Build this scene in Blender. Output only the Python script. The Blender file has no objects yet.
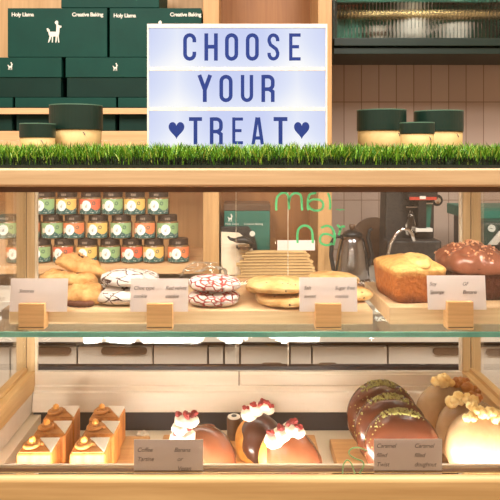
import bpy, bmesh, math, random
from mathutils import Vector, Matrix, Euler, noise
rnd = random.Random(7)
C = bpy.context.scene.collection
ZC = 1.25            # eye height
F = 600.0            # focal length in pixels of a 500 px frame
PI = math.pi
def P(px, py, Y):    # pixel + distance -> eye-relative point
    return Vector(((px - 240) * Y / F, Y, (153 - py) * Y / F))
def PX(px, Y): return (px - 240) * Y / F
def PZ(py, Y): return (153 - py) * Y / F

# ------------------------------------------------------------------ materials
def srgb(r, g, b):
    def f(c):
        c /= 255.0
        return c / 12.92 if c <= .04045 else ((c + .055) / 1.055) ** 2.4
    return (f(r), f(g), f(b), 1)
class NB:
    def __init__(s, name):
        s.m = bpy.data.materials.new(name); s.m.use_nodes = True
        s.t = s.m.node_tree; s.t.nodes.clear()
        s.out = s.n('ShaderNodeOutputMaterial')
    def n(s, typ, **kw):
        nd = s.t.nodes.new(typ)
        for k, v in kw.items():
            if k.startswith('i_'):
                key = k[2:]
                key = int(key) if key.isdigit() else key.replace('_', ' ')
                nd.inputs[key].default_value = v
            else: setattr(nd, k, v)
        return nd
    def l(s, a, ai, b, bi): s.t.links.new(a.outputs[ai], b.inputs[bi])
    def coord(s, kind='Object', scale=(1, 1, 1)):
        tc = s.n('ShaderNodeTexCoord'); mp = s.n('ShaderNodeMapping')
        mp.inputs['Scale'].default_value = scale
        s.l(tc, kind, mp, 'Vector'); return mp
    def ramp(s, stops):
        r = s.n('ShaderNodeValToRGB'); e = r.color_ramp.elements
        while len(e) < len(stops): e.new(.5)
        for el, (p, c) in zip(e, stops): el.position = p; el.color = c
        return r
    def bsdf(s, **kw):
        b = s.n('ShaderNodeBsdfPrincipled')
        for k, v in kw.items(): b.inputs[k].default_value = v
        s.l(b, 0, s.out, 0); return b
    def math(s, op, a, b=None):
        m = s.n('ShaderNodeMath', operation=op)
        for i, v in enumerate((a, b)):
            if v is None: continue
            if isinstance(v, (int, float)): m.inputs[i].default_value = v
            else: s.t.links.new(v, m.inputs[i])
        return m.outputs[0]
    def mix(s, fac, a, b):
        m = s.n('ShaderNodeMix', data_type='RGBA')
        for idx, v in ((0, fac), (6, a), (7, b)):
            if isinstance(v, (int, float, tuple)): m.inputs[idx].default_value = v
            else: s.t.links.new(v, m.inputs[idx])
        return m.outputs[2]
def mat(name, c, c2=None, rough=.5, metal=0, scale=30, bump=0, bscale=None, coat=0, spec=.5, sss=0, stretch=(1,1,1), trans=0):
    nb = NB(name)
    b = nb.bsdf(Roughness=rough, Metallic=metal)
    b.inputs['Coat Weight'].default_value = coat
    b.inputs['Coat Roughness'].default_value = .12
    b.inputs['Specular IOR Level'].default_value = spec
    if sss:
        b.inputs['Subsurface Weight'].default_value = sss
        b.inputs['Subsurface Radius'].default_value = (.01, .006, .003)
        b.inputs['Subsurface Scale'].default_value = .5
    mp = nb.coord('Object', stretch)
    nz = nb.n('ShaderNodeTexNoise', i_Scale=scale, i_Detail=5.0, i_Roughness=.6)
    nb.l(mp, 0, nz, 'Vector')
    c2 = c2 or tuple(x * .88 for x in c[:3]) + (1,)
    rp = nb.ramp([(.32, c2), (.68, c)])
    nb.l(nz, 'Fac', rp, 0); nb.l(rp, 0, b, 'Base Color')
    if bump:
        n2 = nb.n('ShaderNodeTexNoise', i_Scale=bscale or scale * 2, i_Detail=6.0)
        nb.l(mp, 0, n2, 'Vector')
        bp = nb.n('ShaderNodeBump', i_Strength=bump, i_Distance=.002)
        nb.l(n2, 'Fac', bp, 'Height'); nb.l(bp, 0, b, 'Normal')
    return nb.m
def wood(name, c1, c2, axis=0, scale=1.0, rough=.45, ring=True):
    nb = NB(name)
    b = nb.bsdf(Roughness=rough)
    st = [38 * scale] * 3; st[axis] = 2.2 * scale
    mp = nb.coord('Object', tuple(st))
    n1 = nb.n('ShaderNodeTexNoise', i_Scale=1.0, i_Detail=6.0, i_Roughness=.62, i_Distortion=.6)
    nb.l(mp, 0, n1, 'Vector')
    rp = nb.ramp([(.3, c2), (.5, tuple((a + d) / 2 for a, d in zip(c1, c2))), (.7, c1)])
    nb.l(n1, 'Fac', rp, 0)
    st2 = [260 * scale] * 3; st2[axis] = 9 * scale
    mp2 = nb.coord('Object', tuple(st2))
    n2 = nb.n('ShaderNodeTexNoise', i_Scale=1.0, i_Detail=3.0)
    nb.l(mp2, 0, n2, 'Vector')
    r2 = nb.ramp([(.35, (.86, .82, .78, 1)), (.6, (1, 1, 1, 1))]); nb.l(n2, 'Fac', r2, 0)
    mx = nb.n('ShaderNodeMix', data_type='RGBA', blend_type='MULTIPLY'); mx.inputs[0].default_value = .8
    nb.l(rp, 0, mx, 6); nb.l(r2, 0, mx, 7); nb.t.links.new(mx.outputs[2], b.inputs['Base Color'])
    bp = nb.n('ShaderNodeBump', i_Strength=.12, i_Distance=.001)
    nb.l(n2, 'Fac', bp, 'Height'); nb.l(bp, 0, b, 'Normal')
    return nb.m
def emis(name, c, strength):
    nb = NB(name); e = nb.n('ShaderNodeEmission', i_Color=c, i_Strength=strength); nb.l(e, 0, nb.out, 0); return nb.m
def pane(name, tint=(1, 1, 1, 1), refl=1.0):
    nb = NB(name)
    t = nb.n('ShaderNodeBsdfTransparent', i_Color=tint); g = nb.n('ShaderNodeBsdfGlossy', i_Color=(1, 1, 1, 1), i_Roughness=.01)
    fr = nb.n('ShaderNodeFresnel', i_IOR=1.45)
    mx = nb.n('ShaderNodeMixShader')
    nb.t.links.new(nb.math('MULTIPLY', fr.outputs[0], refl), mx.inputs[0])
    nb.l(t, 0, mx, 1); nb.l(g, 0, mx, 2); nb.l(mx, 0, nb.out, 0)
    return nb.m

M = {}
M['beam'] = wood('oak_beam', srgb(204, 174, 134), srgb(176, 146, 106), 0, .7)
M['post'] = wood('oak_post', srgb(224, 196, 150), srgb(204, 172, 126), 2, .7)
M['post_shelf'] = wood('oak_shelf_post', srgb(206, 164, 112), srgb(186, 144, 94), 2, .7)
M['raily'] = wood('oak_rail', srgb(220, 182, 126), srgb(196, 154, 100), 1, .7)
M['rail_front'] = wood('oak_front_rail', srgb(198, 164, 112), srgb(170, 136, 86), 0, .7)
M['panel'] = wood('oak_panel', srgb(166, 114, 66), srgb(142, 92, 50), 2, .45)
M['panel_light'] = wood('birch_panel', srgb(226, 188, 138), srgb(208, 166, 116), 2, .3)
M['shelf'] = wood('birch_shelf', srgb(228, 186, 140), srgb(208, 162, 114), 0, .5)
M['board'] = wood('maple_board', srgb(247, 220, 178), srgb(232, 194, 146), 0, .8)
M['board_dark'] = wood('oak_board', srgb(214, 166, 108), srgb(186, 134, 80), 0, .9)
M['block'] = wood('beech_block', srgb(246, 202, 144), srgb(234, 184, 124), 0, .9)
M['walnut'] = wood('walnut', srgb(112, 82, 58), srgb(78, 54, 36), 0, .8)
M['groove'] = mat('groove_brown', srgb(96, 64, 40), rough=.6)
M['cream_metal'] = mat('cream_aluminium', srgb(232, 218, 200), srgb(222, 206, 186), rough=.38, scale=6, stretch=(1, 8, 8))
M['deck'] = mat('cream_steel_deck', srgb(226, 210, 186), srgb(214, 197, 172), rough=.4, scale=5)
M['dark_strip'] = mat('dark_rubber', srgb(44, 42, 46), rough=.45)
M['black'] = mat('black_plastic', srgb(34, 31, 30), rough=.4)
M['speck'] = mat('speckled_black', srgb(64, 57, 52), srgb(26, 23, 22), rough=.5, scale=160)
M['steel'] = mat('brushed_steel', srgb(150, 146, 146), rough=.2, metal=1, scale=8, stretch=(1, 1, 20))
M['chrome'] = mat('chrome', srgb(225, 222, 220), rough=.1, metal=1)
M['steel_door'] = mat('satin_steel_door', srgb(214, 206, 194), srgb(200, 191, 178), rough=.42, scale=5)
M['steel_rim'] = mat('bright_steel_rim', srgb(222, 214, 202), rough=.3, scale=4)
M['handle_dark'] = mat('dark_recess', srgb(112, 90, 70), rough=.5)
M['seam'] = mat('dark_seam', srgb(60, 48, 38), rough=.6)
M['box_dark'] = mat('green_card', srgb(16, 66, 56), srgb(14, 58, 49), rough=.55, scale=10, spec=.2)
M['box_base'] = mat('deep_green_card', srgb(16, 48, 40), srgb(14, 42, 35), rough=.55, scale=10, spec=.2)
M['teal'] = mat('teal_card', srgb(24, 108, 92), srgb(20, 96, 82), rough=.5, scale=10)
M['ink'] = mat('cream_ink', srgb(232, 228, 215), rough=.6)
M['paper'] = mat('card_paper', srgb(238, 228, 224), srgb(233, 222, 218), rough=.7, scale=20)
M['pen'] = mat('pen_ink', srgb(122, 114, 116), rough=.7)
M['tub_lid'] = mat('tub_lid_green', srgb(16, 44, 33), srgb(12, 37, 27), rough=.4, scale=12)
M['tub_rim'] = mat('tub_lid_rim', srgb(86, 116, 96), rough=.45)
M['kraft'] = mat('tub_kraft', srgb(206, 172, 114), srgb(192, 156, 98), rough=.65, scale=24)
M['bag_kraft'] = mat('kraft_paper', srgb(226, 190, 134), srgb(206, 166, 110), rough=.7, scale=30, stretch=(1, 1, 4))
M['white_frame'] = mat('white_frame', srgb(238, 222, 212), rough=.45)
M['lid_brown'] = mat('jar_lid', srgb(66, 50, 40), srgb(54, 40, 32), rough=.35, scale=60)
M['lid_mark'] = mat('jar_lid_mark', srgb(150, 132, 116), rough=.5)
M['jar_body'] = mat('jar_contents', srgb(150, 116, 76), srgb(84, 58, 36), rough=.15, scale=160, coat=.4)
M['amber'] = pane('amber_glass', (.72, .58, .40, 1), 1.0)
M['glass'] = pane('clear_glass', (.985, .99, .985, 1), .9)
M['side_glass'] = pane('side_glass', (.98, .985, .98, 1), .3)
M['glass_low'] = pane('rear_glass', (.97, .97, .965, 1), .4)
M['shelf_glass'] = pane('shelf_glass', (.95, .985, .965, 1), .9)
M['glass_edge'] = mat('green_glass_edge', srgb(134, 212, 194), srgb(88, 172, 156), rough=.12, scale=12, coat=.5)
M['edge_line'] = mat('pane_edge', srgb(240, 226, 204), rough=.3)
M['paint'] = mat('green_marker', srgb(88, 210, 136), srgb(76, 198, 126), rough=.5)
M['paint2'] = mat('pale_green_marker', srgb(190, 240, 180), rough=.5)
M['led'] = emis('led_warm', (1, .94, .85, 1), 64)
M['led_low'] = emis('led_low', (1, .94, .85, 1), 85)
M['fill_deck'] = emis('fill_deck', (1, .94, .85, 1), 20)
M['fill_shelf'] = emis('fill_shelf', (1, .88, .7, 1), 14)
M['fill_cab'] = emis('fill_cabinet', (1, .88, .7, 1), 6)
M['plaster'] = mat('plaster_wall', srgb(225, 208, 185), rough=.8)
M['floor'] = wood('floor_boards', srgb(170, 130, 90), srgb(140, 102, 66), 1, .3)

def tiles():
    nb = NB('wall_tiles'); b = nb.bsdf(Roughness=.35)
    mp = nb.coord('Object', (1, 1, 1))
    sx = nb.n('ShaderNodeSeparateXYZ'); nb.l(mp, 0, sx, 0)
    cb = nb.n('ShaderNodeCombineXYZ'); nb.l(sx, 0, cb, 0); nb.l(sx, 2, cb, 1)
    br = nb.n('ShaderNodeTexBrick', offset=0.0, squash=1.0)
    br.inputs['Scale'].default_value = 1
    br.inputs['Brick Width'].default_value = .0654; br.inputs['Row Height'].default_value = .184
    br.inputs['Mortar Size'].default_value = .0016; br.inputs['Bias'].default_value = 0
    br.inputs['Color1'].default_value = srgb(186, 164, 150); br.inputs['Color2'].default_value = srgb(176, 153, 139)
    br.inputs['Mortar'].default_value = srgb(132, 106, 90)
    nb.l(cb, 0, br, 'Vector'); nb.l(br, 'Color', b, 'Base Color')
    bp = nb.n('ShaderNodeBump', i_Strength=.3, i_Distance=.002); bp.invert = True
    nb.l(br, 'Fac', bp, 'Height'); nb.l(bp, 0, b, 'Normal')
    return nb.m
M['tile'] = tiles()

def label_mat(name, col):
    nb = NB(name); b = nb.bsdf(Roughness=.5)
    tc = nb.n('ShaderNodeTexCoord'); sp = nb.n('ShaderNodeSeparateXYZ'); nb.l(tc, 'UV', sp, 0)
    u, v = sp.outputs[0], sp.outputs[1]
    U = nb.math('MULTIPLY', nb.math('SUBTRACT', u, .5), 2.05)
    def disc(cu, cv, r):
        a = nb.math('POWER', nb.math('SUBTRACT', U, cu), 2); c = nb.math('POWER', nb.math('SUBTRACT', v, cv), 2)
        return nb.math('LESS_THAN', nb.math('ADD', a, c), r * r)
    hill = nb.math('ADD', nb.math('MULTIPLY', nb.math('SINE', nb.math('MULTIPLY', nb.math('ADD', U, .45), 4.4)), .15), .40)
    isH = nb.math('LESS_THAN', v, hill)
    cb = nb.n('ShaderNodeCombineXYZ'); nb.t.links.new(U, cb.inputs[0]); nb.t.links.new(v, cb.inputs[1])
    vo = nb.n('ShaderNodeTexVoronoi', i_Scale=9.0); nb.l(cb, 0, vo, 'Vector')
    spk = nb.math('LESS_THAN', vo.outputs['Distance'], .26)
    hillc = nb.mix(spk, srgb(44, 92, 88), srgb(226, 226, 214))
    c = nb.mix(isH, col, hillc)
    ring = nb.math('SUBTRACT', disc(.42, .72, .13), disc(.42, .72, .07))
    c = nb.mix(ring, c, srgb(70, 100, 84))
    c = nb.mix(disc(-.62, .5, .17), c, srgb(240, 226, 205))
    c = nb.mix(disc(-.14, .56, .36), c, srgb(255, 252, 246))
    c = nb.mix(disc(-.14, .50, .09), c, srgb(190, 190, 180))
    c = nb.mix(disc(-.08, .62, .05), c, srgb(190, 190, 180))
    nb.t.links.new(c, b.inputs['Base Color'])
    return nb.m
M['lab_green'] = label_mat('label_green', srgb(146, 180, 126))
M['lab_yellow'] = label_mat('label_yellow', srgb(238, 192, 108))
M['lab_orange'] = label_mat('label_orange', srgb(232, 134, 86))
M['lab_red'] = label_mat('label_red', srgb(224, 110, 80))

def grass_mat():
    nb = NB('artificial_grass'); b = nb.bsdf(Roughness=.5)
    g = nb.n('ShaderNodeNewGeometry')
    rp = nb.ramp([(0, srgb(36, 82, 14)), (.45, srgb(86, 146, 26)), (.8, srgb(136, 184, 46)), (1, srgb(200, 208, 100))])
    nb.l(g, 'Random Per Island', rp, 0); nb.l(rp, 0, b, 'Base Color')
    tl = nb.n('ShaderNodeBsdfTranslucent'); nb.l(rp, 0, tl, 'Color')
    mx = nb.n('ShaderNodeMixShader', i_0=.15); nb.l(b, 0, mx, 1); nb.l(tl, 0, mx, 2); nb.l(mx, 0, nb.out, 0)
    return nb.m
M['grass'] = grass_mat()
M['shade_blades'] = mat('shade_blade_green', srgb(30, 50, 18), srgb(20, 32, 12), rough=.8, scale=200)
M['mat_back'] = mat('grass_backing', srgb(28, 36, 20), rough=.9)

def panel_mat():
    nb = NB('lit_panel')
    mp = nb.coord('Generated')
    sp = nb.n('ShaderNodeSeparateXYZ'); nb.l(mp, 0, sp, 0)
    # LED hot spots along both ends and the bottom edge of each row of the box
    ed = nb.math('ABSOLUTE', nb.math('SUBTRACT', sp.outputs[0], .5))
    hot = nb.math('SUBTRACT', 1.0, nb.math('MULTIPLY', nb.math('ABSOLUTE', nb.math('SUBTRACT', ed, .34)), 5.0))
    hot = nb.math('MAXIMUM', hot, 0.0)
    low = nb.math('SUBTRACT', 1.0, nb.math('MULTIPLY', sp.outputs[2], 1.0))
    fac = nb.math('ADD', nb.math('MULTIPLY', hot, .6), nb.math('MULTIPLY', nb.math('POWER', low, 2.0), .55))
    rp = nb.ramp([(0, srgb(206, 214, 248)), (.5, srgb(226, 232, 252)), (1, srgb(255, 255, 255))])
    nb.t.links.new(fac, rp.inputs[0])
    e = nb.n('ShaderNodeEmission', i_Strength=1.14); nb.l(rp, 0, e, 'Color'); nb.l(e, 0, nb.out, 0)
    return nb.m
M['lit'] = panel_mat()
def letter_mat():
    nb = NB('blue_letter_film')
    b = nb.bsdf(Roughness=.3); b.inputs['Base Color'].default_value = srgb(20, 44, 108)
    b.inputs['Emission Color'].default_value = srgb(40, 68, 150); b.inputs['Emission Strength'].default_value = .22
    return nb.m
M['letter'] = letter_mat()

def crinkle(name, crack, sugar, sc, w, gp=.5):
    nb = NB(name); b = nb.bsdf(Roughness=.8)
    mp = nb.coord('Object', (1, 1, 1.3))
    nz = nb.n('ShaderNodeTexNoise', i_Scale=60.0, i_Detail=3.0); nb.l(mp, 0, nz, 'Vector')
    ad = nb.n('ShaderNodeMix', data_type='VECTOR'); ad.inputs[0].default_value = .012
    nb.l(mp, 0, ad, 4); nb.l(nz, 'Color', ad, 5)
    vo = nb.n('ShaderNodeTexVoronoi', feature='DISTANCE_TO_EDGE', i_Scale=sc); nb.t.links.new(ad.outputs[1], vo.inputs['Vector'])
    n5 = nb.n('ShaderNodeTexNoise', i_Scale=38.0, i_Detail=2.0); nb.l(mp, 0, n5, 'Vector')
    gap = nb.math('MULTIPLY', nb.math('MAXIMUM', nb.math('SUBTRACT', n5.outputs['Fac'], gp), 0.0), .9)
    rp = nb.ramp([(w * .45, crack), (w, sugar)]); nb.t.links.new(nb.math('ADD', vo.outputs['Distance'], gap), rp.inputs[0])
    nb.l(rp, 0, b, 'Base Color')
    bp = nb.n('ShaderNodeBump', i_Strength=.8, i_Distance=.004)
    r2 = nb.ramp([(0, (0, 0, 0, 1)), (w * 1.6, (1, 1, 1, 1))]); nb.l(vo, 'Distance', r2, 0)
    nb.l(r2, 0, bp, 'Height'); nb.l(bp, 0, b, 'Normal')
    return nb.m
M['crink_choc'] = crinkle('sugar_crackle_chocolate', srgb(84, 52, 38), srgb(248, 240, 234), 46, .05, .52)
M['crink_red'] = crinkle('sugar_crackle_red', srgb(196, 72, 64), srgb(250, 238, 234), 72, .10, .60)
def choc_chip():
    nb = NB('cookie_dough'); b = nb.bsdf(Roughness=.75)
    mp = nb.coord()
    n1 = nb.n('ShaderNodeTexNoise', i_Scale=45.0, i_Detail=6.0); nb.l(mp, 0, n1, 'Vector')
    rp = nb.ramp([(.3, srgb(206, 152, 90)), (.55, srgb(238, 198, 134)), (.8, srgb(248, 220, 166))]); nb.l(n1, 'Fac', rp, 0)
    vo = nb.n('ShaderNodeTexVoronoi', i_Scale=150.0); nb.l(mp, 0, vo, 'Vector')
    n3 = nb.n('ShaderNodeTexNoise', i_Scale=35.0); nb.l(mp, 0, n3, 'Vector')
    f = nb.math('MULTIPLY', nb.math('LESS_THAN', vo.outputs['Distance'], .24), nb.math('GREATER_THAN', n3.outputs['Fac'], .56))
    nb.t.links.new(nb.mix(f, rp.outputs[0], srgb(74, 42, 24)), b.inputs['Base Color'])
    bp = nb.n('ShaderNodeBump', i_Strength=.6, i_Distance=.003); nb.l(n1, 'Fac', bp, 'Height'); nb.l(bp, 0, b, 'Normal')
    return nb.m
M['cookie'] = choc_chip()
M['scone'] = mat('golden_biscuit', srgb(240, 198, 134), srgb(204, 146, 80), rough=.75, scale=60, bump=.7, bscale=90)
M['choc_fill'] = mat('chocolate_filling', srgb(120, 66, 40), srgb(84, 42, 24), rough=.35, scale=40, bump=.3)
def loaf_mat(name, top, side, bottom, h):
    nb = NB(name); b = nb.bsdf(Roughness=.55)
    mp = nb.coord(); sp = nb.n('ShaderNodeSeparateXYZ'); nb.l(mp, 0, sp, 0)
    n1 = nb.n('ShaderNodeTexNoise', i_Scale=38.0, i_Detail=7.0, i_Roughness=.65); nb.l(mp, 0, n1, 'Vector')
    z = nb.math('ADD', nb.math('DIVIDE', sp.outputs[2], h), nb.math('MULTIPLY', nb.math('SUBTRACT', n1.outputs['Fac'], .5), .35))
    rp = nb.ramp([(.0, bottom), (.25, side), (.62, side), (.78, top)]); nb.t.links.new(z, rp.inputs[0])
    n2 = nb.n('ShaderNodeTexNoise', i_Scale=160.0, i_Detail=4.0); nb.l(mp, 0, n2, 'Vector')
    r2 = nb.ramp([(.35, (.72, .64, .56, 1)), (.6, (1, 1, 1, 1))]); nb.l(n2, 'Fac', r2, 0)
    mx = nb.n('ShaderNodeMix', data_type='RGBA', blend_type='MULTIPLY'); mx.inputs[0].default_value = .7
    nb.l(rp, 0, mx, 6); nb.l(r2, 0, mx, 7); nb.t.links.new(mx.outputs[2], b.inputs['Base Color'])
    bp = nb.n('ShaderNodeBump', i_Strength=.9, i_Distance=.004); nb.l(n2, 'Fac', bp, 'Height'); nb.l(bp, 0, b, 'Normal')
    return nb.m
M['loaf'] = loaf_mat('golden_loaf_crust', srgb(240, 192, 116), srgb(194, 116, 52), srgb(112, 56, 28), .064)
M['loaf_crumb'] = mat('pale_loaf_crumb', srgb(252, 222, 152), srgb(236, 190, 110), rough=.7, scale=60, bump=.6)
M['choc_loaf'] = loaf_mat('chocolate_loaf_crust', srgb(122, 66, 42), srgb(92, 46, 30), srgb(64, 30, 20), .07)
M['choc_icing'] = mat('chocolate_icing', srgb(164, 104, 80), srgb(132, 76, 54), rough=.28, scale=30, bump=.4, bscale=50, coat=.4)
M['crumbs'] = mat('pale_crumbs', srgb(240, 196, 160), srgb(206, 140, 104), rough=.7, scale=60)
M['lamin'] = wood('laminated_crust', srgb(226, 158, 84), srgb(166, 94, 36), 2, 2.4, .5)
M['cube_top'] = mat('baked_top', srgb(204, 142, 78), srgb(160, 98, 46), rough=.5, scale=40, bump=.3)
M['icing'] = mat('white_icing', srgb(246, 234, 220), rough=.4, scale=30)
M['swirl'] = mat('caramel_cream', srgb(198, 138, 74), srgb(164, 102, 48), rough=.4, scale=50)
M['nut'] = mat('hazelnut', srgb(240, 178, 88), srgb(206, 132, 52), rough=.45, scale=60, bump=.3)
M['dough'] = mat('fried_dough', srgb(236, 176, 92), srgb(208, 136, 56), rough=.6, scale=40, bump=.3)
M['glaze_dark'] = mat('dark_chocolate_glaze', srgb(88, 49, 34), srgb(70, 38, 26), rough=.3, scale=18, bump=.15, bscale=30, coat=.35)
M['glaze_red'] = mat('milk_chocolate_glaze', srgb(132, 78, 52), srgb(108, 60, 38), rough=.24, scale=18, bump=.15, bscale=30, coat=.4)
M['glaze_choc'] = mat('chocolate_disc_glaze', srgb(100, 55, 36), srgb(78, 41, 27), rough=.2, scale=16, bump=.25, bscale=24, coat=.5)
M['glaze_caramel'] = mat('caramel_glaze', srgb(192, 160, 122), srgb(162, 128, 92), rough=.26, scale=16, bump=.25, bscale=26, coat=.45)
M['cream'] = mat('whipped_cream', srgb(250, 240, 222), rough=.5, scale=40)
M['berry'] = mat('freeze_dried_raspberry', srgb(160, 46, 40), srgb(104, 24, 24), rough=.6, scale=90, bump=.5)
M['pistachio'] = mat('pistachio', srgb(164, 154, 86), srgb(118, 108, 52), rough=.7, scale=200)
M['popcorn'] = mat('popcorn', srgb(250, 226, 168), srgb(232, 184, 104), rough=.6, scale=60, bump=.5)
M['popcorn_dark'] = mat('caramel_popcorn', srgb(206, 138, 60), srgb(160, 92, 34), rough=.4, scale=60, bump=.5)
M['red'] = mat('red_strip', srgb(190, 66, 46), rough=.5)
M['dial'] = mat('white_dial', srgb(225, 220, 212), rough=.4)
M['brass'] = mat('brass', srgb(222, 200, 150), rough=.25, metal=.9, scale=20)
M['cab'] = mat('dark_green_cabinet', srgb(22, 42, 33), srgb(18, 36, 28), rough=.4, scale=10)
M['cab_in'] = mat('teal_cabinet_back', srgb(40, 128, 106), srgb(34, 112, 94), rough=.5, scale=6)
M['orange'] = mat('orange_carton', srgb(232, 110, 66), rough=.5)
M['white_ware'] = mat('white_glassware', srgb(240, 234, 224), rough=.3)
M['bag_white'] = mat('white_paper_bag', srgb(244, 230, 206), srgb(232, 214, 186), rough=.7, scale=20)
M['clearish'] = pane('clear_film', (.93, .90, .86, 1), 1.0)
def reeded():
    nb = NB('reeded_glass'); g = nb.n('ShaderNodeBsdfGlass', i_IOR=1.45, i_Roughness=.02)
    t = nb.n('ShaderNodeBsdfTransparent', i_Color=(.9, .97, .94, 1)); mx = nb.n('ShaderNodeMixShader', i_0=.75)
    nb.l(t, 0, mx, 1); nb.l(g, 0, mx, 2); nb.l(mx, 0, nb.out, 0); return nb.m
M['reeded'] = reeded()

# ------------------------------------------------------------------ mesh builder
class MB:
    def __init__(s): s.v = []; s.f = []; s.uv = None
    def add(s, vs, fs):
        o = len(s.v); s.v += [Vector(v) for v in vs]; s.f += [tuple(i + o for i in f) for f in fs]; return s
    def box(s, x0, x1, y0, y1, z0, z1):
        return s.add([(x0, y0, z0), (x1, y0, z0), (x1, y1, z0), (x0, y1, z0), (x0, y0, z1), (x1, y0, z1), (x1, y1, z1), (x0, y1, z1)],
                     [(3, 2, 1, 0), (4, 5, 6, 7), (0, 1, 5, 4), (1, 2, 6, 5), (2, 3, 7, 6), (3, 0, 4, 7)])
    def lathe(s, prof, n=32, c=(0, 0, 0), mtx=None):
        vs, fs = [], []
        for r, z in prof:
            for k in range(n):
                a = 2 * PI * k / n; p = Vector((r * math.cos(a), r * math.sin(a), z))
                if mtx: p = mtx @ p
                vs.append(p + Vector(c))
        m = len(prof)
        for i in range(m - 1):
            for k in range(n):
                a, b = i * n + k, i * n + (k + 1) % n
                fs.append((a, b, b + n, a + n))
        fs.append(tuple(range(n - 1, -1, -1))); fs.append(tuple(range((m - 1) * n, m * n)))
        return s.add(vs, fs)
    def sphere(s, c, r, nu=24, nv=14, fn=None, mtx=None):
        rx, ry, rz = (r, r, r) if isinstance(r, (int, float)) else r
        vs = []; fs = []
        for j in range(1, nv):
            t = PI * j / nv
            for k in range(nu):
                a = 2 * PI * k / nu
                d = Vector((math.sin(t) * math.cos(a), math.sin(t) * math.sin(a), math.cos(t)))
                vs.append(d)
        vs += [Vector((0, 0, 1)), Vector((0, 0, -1))]
        out = []
        for d in vs:
            p = Vector((d.x * rx, d.y * ry, d.z * rz))
            if fn: p = fn(d, p)
            if mtx: p = mtx @ p
            out.append(p + Vector(c))
        for j in range(nv - 2):
            for k in range(nu):
                a, b = j * nu + k, j * nu + (k + 1) % nu
                fs.append((a, a + nu, b + nu, b))
        T, B = len(vs) - 2, len(vs) - 1
        for k in range(nu):
            fs.append((T, k, (k + 1) % nu)); L = (nv - 2) * nu
            fs.append((B, L + (k + 1) % nu, L + k))
        return s.add(out, fs)
    def tube(s, pts, rad, n=8, cap=True):
        pts = [Vector(p) for p in pts]; vs = []; fs = []
        rads = rad if isinstance(rad, (list, tuple)) else [rad] * len(pts)
        ref = Vector((.3, .5, .81))
        for i, p in enumerate(pts):
            d = (pts[min(i + 1, len(pts) - 1)] - pts[max(i - 1, 0)]).normalized()
            if i == 0:
                a = d.cross(ref).normalized()
            else:
                a = (a - d * a.dot(d)).normalized()
            b = d.cross(a)
            for k in range(n):
                t = 2 * PI * k / n
                vs.append(p + (a * math.cos(t) + b * math.sin(t)) * rads[i])
        for i in range(len(pts) - 1):
            for k in range(n):
                a_, b_ = i * n + k, i * n + (k + 1) % n
                fs.append((a_, b_, b_ + n, a_ + n))
        fs.append(tuple(range(n - 1, -1, -1))); L = (len(pts) - 1) * n; fs.append(tuple(range(L, L + n)))
        return s.add(vs, fs)
    def prism(s, poly, lo, hi, axis='x'):
        # poly of 2D points extruded along an axis: x -> (y,z); y -> (x,z); z -> (x,y)
        def mk(a, b, h):
            return {'x': (h, a, b), 'y': (a, h, b), 'z': (a, b, h)}[axis]
        n = len(poly); vs = [mk(a, b, lo) for a, b in poly] + [mk(a, b, hi) for a, b in poly]
        fs = [tuple(range(n - 1, -1, -1)), tuple(range(n, 2 * n))] + [(k, (k + 1) % n, n + (k + 1) % n, n + k) for k in range(n)]
        return s.add(vs, fs)
    def stroke(s, pts, w, y, th=.0006):
        # a flat ribbon of width w in the xz plane
        pts = [Vector((p[0], 0, p[1])) for p in pts]; L = []; R = []
        n = len(pts); closed = n > 3 and (pts[0] - pts[-1]).length < 1e-6
        for i, p in enumerate(pts):
            if closed and i in (0, n - 1): a, b = pts[-2], pts[1]
            else: a, b = pts[max(i - 1, 0)], pts[min(i + 1, n - 1)]
            d1 = (p - a).normalized() if (p - a).length > 1e-9 else (b - p).normalized()
            d2 = (b - p).normalized() if (b - p).length > 1e-9 else d1
            n1 = Vector((-d1.z, 0, d1.x)); n2 = Vector((-d2.z, 0, d2.x))
            m = (n1 + n2); m = m.normalized() if m.length > 1e-6 else n1
            k = 1 / max(.5, m.dot(n1))
            L.append(p + m * w / 2 * k); R.append(p - m * w / 2 * k)
        vs = []; fs = []
        for yy in (y, y + th):
            vs += [Vector((p.x, yy, p.z)) for p in L] + [Vector((p.x, yy, p.z)) for p in R]
        for i in range(n - 1):
            fs.append((i, i + 1, n + i + 1, n + i))
            fs.append((2 * n + i, 3 * n + i, 3 * n + i + 1, 2 * n + i + 1))
            fs.append((i, 2 * n + i, 2 * n + i + 1, i + 1)); fs.append((n + i, n + i + 1, 3 * n + i + 1, 3 * n + i))
        return s.add(vs, fs)
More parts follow.
